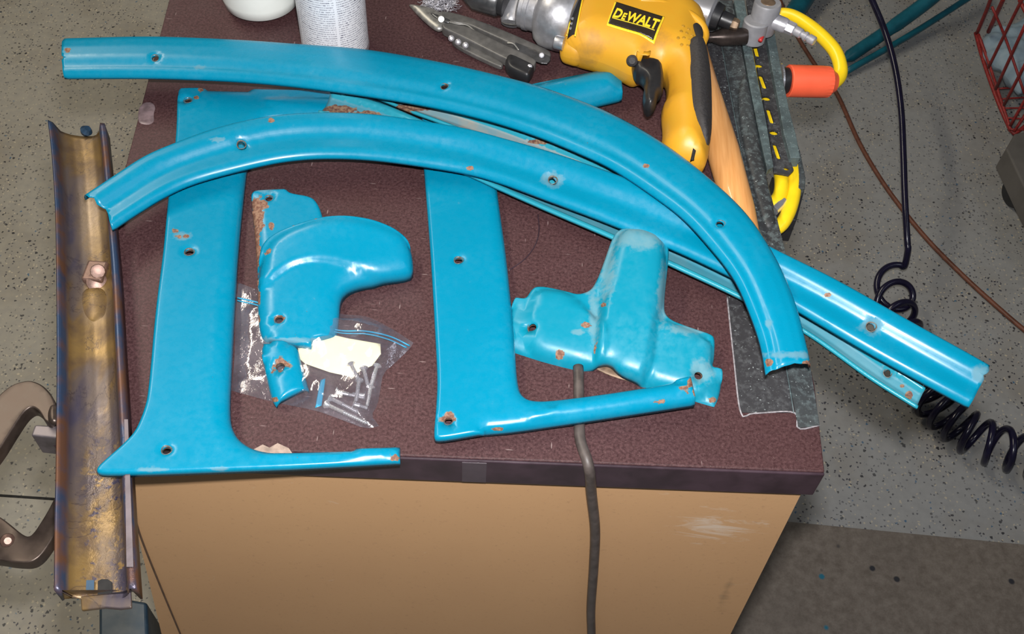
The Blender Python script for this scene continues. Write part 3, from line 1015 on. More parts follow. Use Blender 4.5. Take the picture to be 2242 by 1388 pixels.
# ================================================================== FLOOR THINGS
m0 = G(1560, 1128, 0); m1 = G(2330, 1203, 0)
mv = (m1 - m0).normalized(); mnn = Vector((mv.y, -mv.x, 0))
prism('floor_mat', [m0 + Vector((0, 0, .004)), m1 + mv * 0.5 + Vector((0, 0, .004)), m1 + mv * 0.5 + mnn * 1.0 + Vector((0, 0, .004)), m0 + mnn * 1.0 + Vector((0, 0, .004))], 0.0039, M_mat, bevel=0.001,
      label='dark brown grey floor mat beside the cardboard at bottom right', cat='mat')
# thin brown hose running over the floor
tube('brown_hose', [G(1690, -40, .006), G(1735, 60, .006), G(1790, 150, .006), G(1832, 205, .006), G(1880, 310, .006), G(1930, 395, .006), G(1985, 470, .006), G(2040, 535, .006), G(2110, 605, .006), G(2170, 660, .006), G(2242, 722, .006), G(2330, 790, .006)],
     0.0047, M_brownhose, label='thin brown hose lying across the grey floor', cat='hose')
# coiled black air hose
path = [G(1880, -70, .36), G(1905, -10, .34), G(1938, 70, .30), G(1960, 150, .27), G(1973, 240, .24), G(1978, 340, .21), G(1981, 430, .18), G(1986, 520, .14), G(1990, 585, .10)]
P1 = spline(path, 60)
ax_pts = [G(1963, 612, .085), G(1958, 655, .07), G(1968, 705, .06), G(1990, 770, .05), G(2015, 830, .048), G(2052, 885, .048), G(2105, 935, .048), G(2160, 968, .048), G(2225, 990, .048), G(2330, 1025, .048), G(2480, 1070, .048)]
axp = spline(ax_pts, 400)
hel = []
ph = 0.0
Rr = 0.034
acc = 0.0
for i, p in enumerate(axp):
    if i: acc += (axp[i] - axp[i - 1]).length
    t = (axp[min(i + 1, 399)] - axp[max(i - 1, 0)]).normalized()
    fr = i / 399
    pitch_ = 0.036 if fr < 0.16 else (0.027 if fr < 0.55 else 0.035)
    if i: ph += 2 * math.pi * (axp[i] - axp[i - 1]).length / pitch_
    # coil plane leans towards the horizontal at the upper end
    zup = Vector((0, 0, 1))
    lean = max(0.0, 1 - fr / 0.22)
    tt = (t * (1 - lean * 0.75) + zup * (lean * 0.9) + _x * 0.0).normalized()
    n_a = tt.cross(Vector((0.15, 0.2, 1.0)) if lean < 0.5 else Vector((0, 1, 0))).normalized(); n_b = tt.cross(n_a)
    hel.append((p, n_a, n_b, ph))
p_, a0_, b0_, _p = hel[0]
best = min(range(72), key=lambda q: (p_ + (a0_ * math.cos(q * .0873) + b0_ * math.sin(q * .0873)) * Rr - P1[-1]).length)
hel = [(p, a_, b_, ph_ + best * .0873) for (p, a_, b_, ph_) in hel]
hp = []
for k in range(399):
    p, a_, b_, ph0 = hel[k]; p2, a2, b2, ph1 = hel[k + 1]
    m = max(1, int((ph1 - ph0) / 0.3))
    for j in range(m):
        f = j / m; q = ph0 + (ph1 - ph0) * f
        c = p.lerp(p2, f); aa = a_.lerp(a2, f); bb = b_.lerp(b2, f)
        hp.append(c + (aa * math.cos(q) + bb * math.sin(q)) * Rr)
full = spline(P1[:-3] + hp[1:], 3600)
v, f = tube_vf(full, 0.0062, 8)
mesh_obj('coiled_air_hose', v, f, M_navy, label='glossy black coiled air hose hanging down to the floor on the right', cat='hose')

# teal stand with round legs, upper right
st = thing('steel_stand', 'teal tubular steel stand on the floor behind the orange plug', 'stand', G(1815, 160, 0))
tube('leg', [G(2120, -95, .16), G(2060, -22, .10), G(1960, 55, .05), G(1835, 140, .010)], [0.017] * 14 + [0.015] * 8 + [0.006] * 2, M_standteal, st, n=24, seg=16)
tube('leg', [G(2160, -30, .05), G(2000, 72, .03), G(1850, 158, .012)], 0.0075, M_standteal, st, seg=12)
tube('leg', [G(1810, -80, .06), G(1765, -10, .04), G(1725, 50, .03)], 0.024, M_standteal, st, n=16, seg=16)

# red wire basket with rags, upper right corner
bz = 0.10
bk = thing('wire_basket', 'red wire basket standing at the right edge of the floor', 'basket', G(2210, 260, 0))
def W_(pts, r=0.0032): tube('wire', pts, r, M_redwire, bk, seg=6, n=max(2, 5 * (len(pts) - 1)))
W_([G(2136, 72, .10), G(2152, 130, .09), G(2180, 210, .07), G(2208, 275, .05), G(2224, 291, .05), G(2290, 235, .06)], 0.0045)
W_([G(2142, 75, .12), G(2162, 130, .10), G(2190, 215, .08), G(2213, 285, .06)], 0.0035)
W_([G(2138, 75, .10), G(2165, 10, .22), G(2180, -40, .3)], 0.004)
W_([G(2164, 70, .14), G(2205, -20, .3)], 0.0045)
W_([G(2164, 148, .12), G(2232, 10, .34), G(2250, -20, .38)])
W_([G(2180, 195, .11), G(2246, 52, .34)])
W_([G(2198, 230, .10), G(2250, 130, .26)])
W_([G(2212, 275, .09), G(2255, 200, .18)])
W_([G(2220, 288, .08), G(2260, 228, .14)])
W_([G(2172, 15, .26), G(2202, 85, .2), G(2243, 205, .12)], 0.0028)
W_([G(2232, 0, .32), G(2262, 60, .3)], 0.004)
for (xa, ya, xb, yb) in ((2184, 194, 2260, 190), (2190, 217, 2260, 212), (2197, 237, 2262, 236), (2205, 258, 2262, 262), (2212, 283, 2262, 285)):
    W_([G(xa, ya, .07), G(xb, yb, .07)], 0.002)
for (ol, lab) in (([(2143, 92), (2165, 72), (2200, 62), (2250, 45), (2290, 60), (2290, 170), (2240, 200), (2232, 212), (2205, 180), (2188, 150), (2160, 132)], 'crumpled blue cloth rag lying in the red basket'),):
    rg = pillow('cloth_rag', [(x, y, -TOP + .10) for x, y in ol], 0.035, 0.05, M_rag, down=0.02, h=0.008, label=lab, cat='rag')
    for v_ in rg.data.vertices:
        v_.co.z += 0.012 * mnoise.noise(v_.co * 38)
# grey box with black caster in front of the basket
cb = thing('equipment_base', 'grey equipment base at the right edge beneath the red basket', 'equipment', G(2260, 380, 0))
prism('housing', [G(2203, 325, .12), G(2222, 292, .12), G(2420, 250, .12), G(2420, 620, .12), G(2300, 520, .12), G(2250, 425, .12)], 0.055, M_greycab, cb, bevel=0.004)
lathe('caster', G(2213, 425, .035), G(2240, 418, .035), [(0, .012), (.1, .03), (.9, .03), (1, .012)], M_black, cb)
pillow('foot', [(2192, 400, -TOP + .05), (2206, 370, -TOP + .05), (2225, 372, -TOP + .05), (2225, 405, -TOP + .05)], 0.006, 0.01, M_standteal, cb, h=0.006)

# ================================================================== TEAL PIECES
# left C-shaped panel
P1o = [(400, 191, .012), (388, 197, .012), (386, 300, .013), (371, 410, .014), (363, 490, .016), (357, 555, .017), (340, 680, .019), (322, 860, .024), (311, 898, .025), (292, 938, .027),
       (262, 968, .028), (232, 993, .029), (206, 1016, .030), (208, 1028, .030), (240, 1030, .029), (340, 1030, .026), (460, 1027, .023), (640, 1022, .019), (876, 1013, .012), (876, 980, .012),
       (700, 984, .016), (600, 986, .018), (553, 977, .019), (520, 956, .019), (503, 925, .019), (499, 885, .019), (503, 780, .018), (510, 660, .016), (520, 520, .014), (534, 385, .012), (545, 300, .011),
       (556, 265, .011), (590, 250, .010), (700, 248, .009), (872, 247, .008), (878, 200, .008), (720, 190, .009), (560, 190, .011)]
panel('window_frame_panel', P1o, soft=((19.6, 33.6),), sharp=(18, 19, 34, 35), rs=0.011, Hs=0.0085, rt=0.0028, Ht=0.0028, skirt=0.0045,
      bumps=(([(560, 990, .018), (700, 986, .016), (876, 981, .012), (876, 1010, .012), (700, 1012, .016), (560, 1008, .018)], 0.004, 0.0022),
             ([(560, 210, .01), (878, 208, .009), (878, 240, .009), (600, 240, .01)], 0.005, 0.002)),
      holes=((411, 217), (414, 550, 1.05), (364, 984, 0.95)),
      wear=((400, 517, 18, 8, 'pale'), (384, 505, 7, 7, 'rust'), (392, 518, 5, 4, 'rust'), (408, 517, 7, 4, 'rust'), (440, 196, 6, 4, 'rust'), (430, 213, 6, 4, 'rust'), (864, 1003, 9, 6, 'rust'), (480, 1026, 16, 4, 'pale'), (330, 1028, 30, 4, 'pale')),
      label='large teal C-shaped sheet metal panel at the left, long arm at its foot', cat='car trim')

# second C-shaped panel
P2o = [(924, 222, .012), (922, 300, .012), (930, 390, .012), (943, 560, .013), (951, 700, .013), (958, 830, .014), (954, 900, .014), (949, 952, .014), (956, 963, .014), (1058, 945, .016), (1062, 938, .016),
       (1122, 932, .018), (1300, 905, .022), (1440, 882, .026), (1527, 868, .028), (1515, 816, .028), (1450, 832, .026), (1300, 856, .022), (1195, 870, .019), (1158, 868, .018), (1140, 852, .018), (1133, 820, .017),
       (1129, 760, .017), (1120, 650, .016), (1108, 540, .015), (1095, 450, .014), (1086, 380, .014), (1084, 320, .014), (1096, 282, .014), (1135, 258, .015), (1281, 222, .017), (1364, 204, .018), (1362, 172, .018),
       (1352, 147, .018), (1200, 173, .016), (1080, 197, .014)]
panel('window_frame_panel', P2o, soft=((15.4, 30.6), (9.2, 13.8)), sharp=(9, 10, 14, 15, 31, 33), rs=0.0105, Hs=0.0085, rt=0.003, Ht=0.003, skirt=0.0045,
      bumps=(([(1150, 900, .02), (1300, 872, .022), (1515, 830, .028), (1522, 855, .028), (1300, 894, .022), (1150, 922, .02)], 0.004, 0.0025),
             ([(1080, 205, .015), (1200, 177, .016), (1351, 150, .018), (1363, 202, .018), (1281, 219, .017), (1130, 254, .015)], 0.015, 0.0075)),
      holes=((1004, 568), (982, 919, 0.95, 0, M_rimrust)),
      wear=((982, 915, 17, 11, 'rust'), (1498, 852, 14, 6, 'rust'), (1512, 838, 8, 10, 'rust'), (1522, 858, 8, 10, 'rust'), (1445, 878, 12, 5, 'rust'), (1088, 939, 12, 4, 'rust'), (1030, 375, 8, 5, 'pale')),
      label='teal C-shaped sheet metal panel in the middle, rusty screw hole at its lower corner', cat='car trim')

# inverted mouldings underneath (open side up)
prof_under = [(0, .006), (.06, .0068), (.16, .0062), (.21, .001), (.5, -.001), (.80, .001), (.86, .006), (.95, .0068), (1, .006)]
lipf = lambda v: 1.0 if (v < 0.20 or v > 0.83) else 0.0
CA = [(727, 194, .018), (850, 231, .018), (980, 288, .018), (1100, 340, .018), (1300, 430, .019), (1500, 520, .019), (1650, 598, .018), (1800, 690, .016), (1920, 775, .014), (2027, 848, .012)]
CBp = [(695, 247, .018), (800, 280, .018), (905, 328, .018), (1028, 383, .018), (1100, 416, .018), (1197, 459, .018), (1341, 521, .019), (1467, 579, .018), (1620, 651, .016), (1762, 727, .014), (1900, 824, .013), (2009, 893, .012)]
moulding('curved_moulding', CA, CBp, prof_under, mat=M_under2, lipf=lipf, holes=((1943, 816, .9),), skirt=0.003,
         wear=((745, 240, 30, 9, 'rust'), (800, 252, 40, 9, 'rust'), (855, 262, 30, 7, 'rust'), (1990, 865, 8, 8, 'rust'), (1975, 845, 5, 4, 'rust')),
         label='upside down teal moulding lying lowest, rusty end at upper left, other end beyond the bench', cat='car trim')
DA = [(800, 190, .020), (950, 224, .020), (1080, 262, .020), (1171, 293, .021), (1270, 330, .022), (1345, 365, .023), (1420, 398, .024), (1500, 440, .024)]
DB = [(745, 205, .020), (800, 206, .020), (900, 244, .020), (1002, 283, .020), (1100, 330, .021), (1220, 385, .022), (1350, 440, .023), (1470, 492, .024)]
moulding('curved_moulding', DA, DB, prof_under, mat=M_under, lipf=lipf, skirt=0.003,
         wear=((905, 235, 50, 8, 'rust'), (1180, 310, 30, 5, 'rust')),
         label='upside down moulding wedged between the two long curved mouldings, grey hollow side up', cat='car trim')

# lower long moulding
LAe = [(184, 432, .034), (250, 388, .034), (315, 346, .034), (383, 316, .034), (470, 284, .034), (560, 262, .034), (650, 251, .034), (740, 249, .034), (830, 254, .034), (930, 268, .034), (1016, 283, .034), (1104, 306, .035),
       (1200, 333, .035), (1305, 368, .036), (1400, 402, .036), (1500, 446, .036), (1600, 495, .036), (1690, 545, .036), (1831, 615, .035), (1997, 708, .034), (2100, 765, .033), (2167, 803, .032)]
LBe = [(243, 503, .030), (305, 462, .030), (368, 424, .030), (434, 396, .030), (537, 368, .030), (620, 351, .030), (704, 344, .030), (807, 347, .030), (929, 362, .030), (1028, 379, .030), (1100, 400, .030),
       (1200, 437, .031), (1300, 474, .031), (1400, 514, .031), (1500, 556, .031), (1599, 603, .031), (1680, 643, .031), (1750, 681, .031), (1881, 758, .030), (1968, 807, .029), (2060, 857, .028), (2122, 890, .027)]
prof_low = [(0, -.0075), (.04, -.0035), (.14, .001), (.30, .0013), (.37, .0007), (.42, -.0004), (.54, -.0054), (.60, -.0063), (.68, -.0062), (.86, -.0056), (.92, -.0062), (.97, -.0080), (1, -.0105)]
moulding('curved_moulding', LAe, LBe, prof_low, holes=((529, 316, 1.1), (1209, 393, 1.1), (1907, 715, 1.1)), skirt=0.003,
         endA=[(0, 0), (0.001, .25), (.004, .33), (.003, .45), (.007, .58), (.006, .7), (.001, 1)],
         endB=[(0, 1), (.003, .8), (0, .68), (.002, .5), (-.002, .4), (.001, .3), (-.002, .15), (0, 0)],
         wear=((595, 263, 7, 5, 'rust'), (1030, 369, 8, 5, 'rust'), (1208, 393, 20, 14, 'pale'), (1812, 646, 7, 4, 'rust'), (1807, 722, 5, 3, 'rust'), (1907, 715, 22, 16, 'pale'), (475, 305, 14, 4, 'pale'), (2150, 820, 20, 16, 'pale')),
         label='long teal moulding arching from the rusty channel across to beyond the right bench edge', cat='car trim')

# upper long moulding
UAe = [(140, 84, .040), (330, 80, .040), (500, 86, .040), (650, 96, .040), (800, 108, .041), (950, 133, .042), (1080, 162, .044), (1200, 195, .046), (1330, 245, .049), (1450, 312, .052), (1560, 396, .054), (1640, 475, .054),
       (1700, 568, .052), (1740, 660, .048), (1765, 752, .044), (1775, 800, .042)]
UBe = [(135, 168, .036), (330, 168, .036), (500, 174, .036), (640, 186, .036), (790, 206, .037), (930, 229, .038), (1060, 259, .040), (1171, 294, .042), (1270, 334, .045), (1345, 370, .047), (1430, 426, .049), (1500, 480, .051),
       (1566, 553, .051), (1609, 612, .050), (1640, 680, .046), (1664, 750, .041), (1677, 819, .038)]
prof_up = [(0, -.0035), (.04, -.0012), (.15, .0006), (.35, .0012), (.60, .0006), (.68, -.0002), (.77, -.0028), (.81, -.0034), (.90, -.0034), (.96, -.0056), (1, -.0085)]
moulding('curved_moulding', UAe, UBe, prof_up, holes=((341, 125, 1.05), (972, 186, 1.0), (1578, 489, 1.05)), skirt=0.003,
         endA=[(.002, 0), (0, .2), (.001, .6), (.003, .64), (.001, .7), (.002, 1)],
         endB=[(0, 1), (.001, .7), (-.001, .4), (.001, .2), (0, 0)],
         wear=((148, 110, 6, 5, 'rust'), (1415, 362, 7, 5, 'rust'), (1684, 795, 10, 8, 'rust'), (1730, 777, 60, 6, 'pale'), (1765, 797, 12, 6, 'rust'), (1683, 708, 7, 9, 'pale'), (437, 147, 10, 4, 'pale')),
         label='topmost long teal moulding, curving from the upper left down to the black strips', cat='car trim')

# left corner cover
lc = thing('corner_cover', 'teal corner cover with long rust patch, resting on the clear bag', 'car trim', T(640, 640, 0))
panel('upper_tab', [(549, 420, .013), (558, 411, .014), (600, 408, .015), (626, 409, .014), (633, 418, .014), (682, 428, .013), (697, 446, .012), (707, 474, .012), (722, 540, .012), (700, 620, .012), (600, 660, .011),
        (568, 640, .010), (562, 600, .010), (560, 560, .010), (556, 500, .010), (550, 450, .011)],
      rs=0.010, Hs=0.006, rt=0.003, Ht=0.003, soft=((9.5, 14.5),), sharp=(0, 3), h=0.0022, skirt=0.006, parent=lc,
      holes=((588, 432, 0.9, 0, M_rimrust),),
      wear=((564, 470, 12, 40, 'rust'), (570, 448, 18, 12, 'rust'), (561, 540, 9, 50, 'rust'), (594, 495, 6, 8, 'rust'), (573, 415, 22, 5, 'pale')))
panel('hump', [(568, 548, .020), (580, 518, .026), (608, 499, .029), (650, 484, .031), (709, 473, .031), (760, 473, .030), (815, 480, .029), (862, 495, .027), (893, 515, .025), (902, 545, .020), (905, 582, .014), (896, 598, .012), (850, 608, .012),
       (795, 617, .012), (762, 628, .012), (744, 646, .012), (740, 690, .011), (736, 722, .010), (730, 729, .010), (684, 741, .010), (680, 757, .009), (651, 749, .011), (600, 741, .013), (566, 735, .010), (562, 640, .011)],
      rs=0.013, Hs=0.008, rt=0.003, Ht=0.003, soft=((8.5, 17.6), (22.6, 24.9)), sharp=(19, 20, 21), h=0.0022, skirt=0.008, parent=lc, mat=M_teal, quad=True,
      ctrl=((640, 700, .019), (690, 700, .018), (650, 640, .021), (720, 640, .019), (850, 560, .025), (700, 540, .030)),
      holes=((610, 697, 0.95, 0, M_rimrust),),
      bumps=(([(560, 560, .03), (600, 500, .033), (720, 470, .034), (830, 480, .034), (905, 515, .03), (910, 590, .028), (860, 600, .028), (800, 572, .034), (700, 552, .034), (640, 560, .034), (600, 590, .03), (560, 640, .02)], 0.006, 0.0035),),
      wear=((584, 549, 5, 9, 'rust'), (690, 476, 4, 3, 'rust'), (640, 491, 4, 4, 'rust'), (563, 600, 4, 26, 'rust'), (565, 650, 5, 16, 'rust'), (611, 695, 13, 7, 'rust'), (640, 745, 70, 5, 'pale'), (566, 700, 4, 10, 'rust')))
panel('lower_tab', [(566, 742, .016), (600, 737, .018), (648, 745, .014), (658, 786, .013), (668, 820, .012), (674, 843, .011), (640, 853, .014), (618, 864, .014), (602, 879, .010), (594, 870, .010), (580, 815, .011)],
      rs=0.013, Hs=0.008, rt=0.004, Ht=0.003, soft=((7.5, 10.9), (0, .4), (1.6, 4.6)), h=0.0022, skirt=0.004, parent=lc,
      sharp=(5, 8), holes=((613, 800, 1.1),), wear=((613, 797, 13, 13, 'rust'), (600, 875, 8, 5, 'rust')))

# right corner cover
rc = thing('corner_cover', 'dull teal corner cover with a tall raised band, beside the black strip', 'car trim', T(1340, 680, 0))
panel('shell', [(1126, 655, .010), (1140, 657, .011), (1152, 652, .014), (1162, 632, .018), (1172, 621, .020), (1195, 620, .021), (1240, 628, .022), (1268, 634, .023), (1295, 622, .026), (1310, 598, .028), (1325, 560, .030), (1343, 512, .030),
        (1362, 500, .030), (1410, 504, .030), (1452, 520, .030), (1466, 540, .030), (1464, 575, .028), (1458, 640, .026), (1458, 672, .024), (1472, 690, .022), (1510, 709, .019), (1555, 730, .015), (1566, 740, .014), (1565, 780, .012),
        (1561, 800, .011), (1572, 806, .008), (1583, 812, .007), (1580, 850, .005), (1569, 890, .004), (1535, 880, .004), (1480, 860, .005), (1410, 838, .007), (1355, 818, .008), (1335, 797, .009), (1300, 799, .009), (1262, 800, .008), (1180, 780, .007),
        (1130, 765, .006), (1097, 756, .005), (1105, 720, .007), (1115, 690, .008)],
      mat=M_teal_worn, rs=0.018, Hs=0.008, rt=0.0035, Ht=0.0035, soft=((26.5, 38),), sharp=(28, 38), h=0.0024, skirt=0.005, parent=rc,
      bumps=(([(1340, 535, .03), (1362, 508, .03), (1405, 510, .03), (1448, 527, .03), (1461, 560, .03), (1458, 640, .03), (1446, 720, .03), (1432, 800, .02), (1410, 845, .01), (1340, 825, .01), (1302, 800, .02), (1304, 740, .03), (1312, 650, .03)], 0.009, 0.012),
             ([(1152, 668, .02), (1172, 628, .02), (1240, 634, .02), (1290, 650, .03), (1340, 700, .03), (1320, 800, .02), (1262, 796, .01), (1148, 768, .01)], 0.007, 0.0055),
             ([(1440, 690, .02), (1470, 700, .02), (1560, 745, .015), (1561, 790, .012), (1552, 870, .008), (1480, 856, .008), (1410, 835, .01), (1420, 760, .02)], 0.007, 0.0055)),
      holes=((1166, 711, 1.0, 0.006, M_rimrust), (1530, 820, 1.0, 0.005, M_rimrust)),
      wear=((1284, 711, 11, 6, 'rust'), (1265, 727, 14, 6, 'pale'), (1224, 778, 9, 9, 'rust'), (1304, 763, 5, 4, 'rust'), (1322, 667, 5, 4, 'rust'), (1400, 520, 60, 22, 'pale'), (1535, 812, 22, 24, 'pale'), (1330, 590, 14, 60, 'pale'),
            (1560, 875, 9, 6, 'rust'), (1280, 632, 25, 8, 'pale'), (1510, 720, 50, 8, 'pale'), (1452, 650, 10, 60, 'pale'), (1300, 690, 10, 50, 'pale')))
M_primer = simple('bare_inner_steel', (0.27, 0.18, 0.12), 0.55, 0.4, 0.5, 120, 0.3)
pillow('inner_edge', [(1285, 797, .001), (1335, 795, .001), (1358, 815, .001), (1425, 838, .001), (1400, 842, .001), (1330, 822, .001)], 0.0015, 0.005, M_primer, rc, down=0.001, h=0.003, label='brown bare metal inside edge')

# ================================================================== RUSTY STEEL CHANNEL
ch = thing('steel_channel', 'long heat-stained brown and blue steel channel overhanging the left of the bench', 'steel channel', T(200, 780, 0))
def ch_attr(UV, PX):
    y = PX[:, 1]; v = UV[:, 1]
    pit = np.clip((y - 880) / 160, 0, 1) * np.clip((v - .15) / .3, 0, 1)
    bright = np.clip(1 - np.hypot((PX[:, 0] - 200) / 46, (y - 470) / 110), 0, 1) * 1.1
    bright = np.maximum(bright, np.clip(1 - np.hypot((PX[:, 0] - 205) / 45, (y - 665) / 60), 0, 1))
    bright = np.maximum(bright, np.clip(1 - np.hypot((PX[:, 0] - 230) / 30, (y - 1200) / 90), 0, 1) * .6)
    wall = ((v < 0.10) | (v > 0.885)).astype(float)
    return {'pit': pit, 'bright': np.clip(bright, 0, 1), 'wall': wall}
KA = [(104, 262, .021), (112, 330, .021), (120, 450, .021), (123, 600, .021), (124, 800, .021), (122, 1000, .021), (119, 1150, .021), (118, 1292, .021)]
KB = [(229, 270, .021), (237, 350, .021), (248, 480, .021), (258, 600, .021), (266, 750, .021), (275, 900, .021), (286, 1100, .021), (298, 1288, .021)]
prof_ch = [(0, -.001), (.035, .0), (.075, -.001), (.10, -.010), (.16, -.0145), (.32, -.0178), (.5, -.0188), (.70, -.0178), (.83, -.0145), (.885, -.003), (.92, .0), (1, -.001)]
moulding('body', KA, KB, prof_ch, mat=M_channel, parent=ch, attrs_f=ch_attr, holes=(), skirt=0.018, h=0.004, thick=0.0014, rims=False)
# raised weld hump, nut bracket, end tab, slot and square mark
def chz(z): return z
pillow('weld_hump', [(172, 650, .002), (190, 630, .003), (225, 630, .003), (242, 655, .003), (236, 700, .002), (200, 715, .001), (176, 695, .001)], 0.0045, 0.018, M_channel, ch, down=0.002, h=0.004)
nb_ = mesh_obj('nut_bracket', *box_vf(T(210, 597, .006), 0.017, 0.020, 0.008), M_copper, ch, smooth=False, bevel=0.002, label='copper coloured nut bracket')
lathe('nut', T(214, 594, .010), T(214, 594, .0135), [(0, .006), (.9, .0055), (1, .003)], M_copper, nb_, seg=12)
lathe('washer', T(212, 618, .003), T(212, 616, .007), [(0, .0085), (.8, .008), (1, .0055)], M_copper, nb_, seg=20)
tabp = [(176, 1305, .006), (250, 1297, .006), (286, 1292, .006), (288, 1330, .005), (262, 1333, .004), (230, 1330, .004), (178, 1336, .003)]
prism('end_tab', [T(*p) for p in tabp], 0.003, M_channel, ch, bevel=0.0008)
M_blueheat = simple('blued_steel', (0.03, 0.07, 0.13), 0.4, 0.5, 0.3, 90, 0.1)
prism('slot', [T(x, y, .0052) for x, y in ((214, 1272), (222, 1268), (236, 1268), (245, 1274), (245, 1301), (214, 1303))], 0.001, M_darkhole, ch)
prism('blued_square', [T(x, y, .0052) for x, y in ((189, 1270), (206, 1270), (206, 1293), (188, 1293))], 0.0006, M_blueheat, ch)
prism('end_wall', [T(118, 1292, .019), T(135, 1308, .005), T(178, 1306, .001), T(245, 1302, .001), T(280, 1290, .004), T(297, 1287, .019), T(299, 1291, .001), T(240, 1308, -.0005), T(160, 1312, -.0005), T(119, 1300, .001)][:7] , 0.003, M_channel, ch)
lathe('bolt_head', T(186, 291, .004), T(192, 281, .010), [(0, .004), (.5, .0055), (1, .003)], M_blueheat, ch, seg=14)
# flange cover strip on the lower right flange
prism('flange_strip', [T(272, 918, .0225), T(280, 918, .0225), T(292, 1241, .0225), T(277, 1241, .0225)], 0.0015, simple('bare_flange', (0.17, 0.145, 0.17), 0.4, 0.6, 0.4, 60, 0.2), ch, label='pale bare metal flange')

# ================================================================== LOCKING CLAMP
cl = thing('locking_clamp', 'old nickel locking clamp gripping the left corner of the bench', 'clamp', T(40, 1000, -.05))
uj = [(-90, 1010, .012), (-10, 890, .012), (18, 862, .012), (42, 848, .012), (72, 842, .012), (98, 852, .012), (118, 872, .012), (128, 895, .012), (126, 925, .012), (112, 935, .012), (102, 930, .012), (92, 910, .012), (76, 899, .012), (58, 912, .012), (30, 955, .012), (0, 1004, .012), (-80, 1100, .012)]
pillow('upper_jaw', uj, 0.0012, 0.0015, M_bronze, cl, down=0.0012, flat=0.011, h=0.004)
pillow('jaw_boss', [(105, 905, .018), (112, 888, .018), (128, 888, .018), (132, 925, .018), (116, 932, .018), (106, 925, .018)], 0.004, 0.005, M_bronze, cl, h=0.003)
prism('pad', [T(76, 929, .010), T(140, 932, .010), T(140, 961, .010), T(67, 953, .010)], 0.026, M_pad, cl, bevel=0.0015, label='shiny square jaw pad')
prism('pad', [T(95, 950, -.036), T(136, 952, -.036), T(136, 975, -.036), T(98, 975, -.036)], 0.010, M_pad, cl, bevel=0.0015)
lj = [(-80, 1120, -.05), (0, 1135, -.05), (22, 1150, -.05), (60, 1182, -.05), (76, 1180, -.05), (108, 1130, -.05), (128, 1090, -.05), (150, 1060, -.05), (160, 1100, -.05), (140, 1150, -.05), (118, 1192, -.05), (95, 1225, -.05), (72, 1240, -.05), (30, 1238, -.05), (0, 1232, -.05), (-90, 1225, -.05)]
pillow('lower_jaw', lj, 0.0012, 0.0015, M_bronze, cl, down=0.0012, flat=0.010, h=0.004)
lathe('rivet', T(17, 1184, -.046), T(17, 1184, -.041), [(0, .0055), (.6, .005), (1, .0025)], M_copper, cl, seg=16)
pillow('clamp_body', [(-260, 1000, -.02), (-90, 1000, -.02), (-60, 1060, -.02), (-60, 1150, -.02), (-90, 1230, -.02), (-260, 1240, -.02)], 0.008, 0.008, M_bronze, cl, flat=0.05, h=0.006)

# ================================================================== BAG OF SCREWS
bo = [(520, 613), (560, 628), (640, 655), (740, 682), (800, 686), (832, 700), (870, 722), (905, 745), (897, 758), (868, 786), (838, 812), (832, 850), (826, 882), (812, 904), (830, 928), (800, 934), (742, 912), (690, 893), (600, 876), (505, 850), (512, 780), (513, 700)]
bp_ = [T(x, y, .004) for x, y in bo]
bag = thing('zip_bag', 'clear plastic zip bag holding screws, under the left corner cover', 'bag', T(680, 790, 0))
def film(name, dz, amp, seed):
    poly = np.array([(p[0], p[1]) for p in smooth_poly([(p.x, p.y) for p in bp_], (0, 7, 14, 19), 1)])
    V, Fc, b_ = triangulate(poly, (), [], 0.0022)
    d = seg_dist(V, poly, np.roll(poly, -1, 0)).min(1)
    V3 = []
    for v, dd in zip(V, d):
        k = min(1, dd / 0.012)
        right = min(1, max(0, (v[0] + 0.215) / 0.06))
        q = Vector((v[0] * 34, v[1] * 34, seed))
        r1 = 1 - abs(mnoise.noise(q)) * 2
        r2 = 1 - abs(mnoise.noise(q * 2.3)) * 2
        V3.append(Vector((v[0], v[1], TOP + 0.0007 + dz * k * (0.35 + right) + amp * k * (0.3 + right) * max(0, r1 * 0.7 + r2 * 0.35))))
    f = Fc[0]
    if (V3[f[1]] - V3[f[0]]).cross(V3[f[2]] - V3[f[0]]).z < 0: Fc = [tuple(reversed(f)) for f in Fc]
    return mesh_obj(name, V3, Fc, M_bag, bag)
film('bag_film', 0.0042, 0.0030, 2.0)
film('back_film', 0.0, 0.0003, 9.0)
tube('zip_seam', [T(520, 652, .0075), T(570, 664, .0075), T(640, 690, .006), T(735, 722, .006), T(800, 725, .006), T(855, 737, .006), T(897, 757, .003)], 0.0007, M_ziplock, bag, seg=6, label='blue zip line')
tube('zip_seam', [T(520, 658, .0075), T(570, 670, .0075), T(640, 695, .006), T(735, 727, .006), T(800, 731, .006), T(850, 743, .006), T(890, 761, .003)], 0.0006, M_ziplock, bag, seg=6)
# the paper note
pillow('paper_note', [(652, 760, .003), (680, 752, .003), (690, 738, .003), (728, 732, .004), (760, 740, .004), (833, 753, .004), (834, 775, .004), (815, 800, .004), (790, 812, .003), (772, 826, .003), (735, 818, .003), (722, 815, .003), (668, 796, .003), (655, 785, .003)], 0.0006, 0.002, M_paper,
       None, down=0.0003, h=0.005, smooth=0, label='crumpled pale yellow paper note inside the clear bag', cat='paper')
pillow('painted_sliver', [(702, 832, .003), (713, 828, .003), (708, 862, .003), (704, 888, .003), (690, 893, .003), (696, 860, .003)], 0.0006, 0.002, M_ziplock, None, down=0.0004, h=0.003, smooth=0,
       label='small teal sliver inside the clear bag near the screws', cat='fragment')

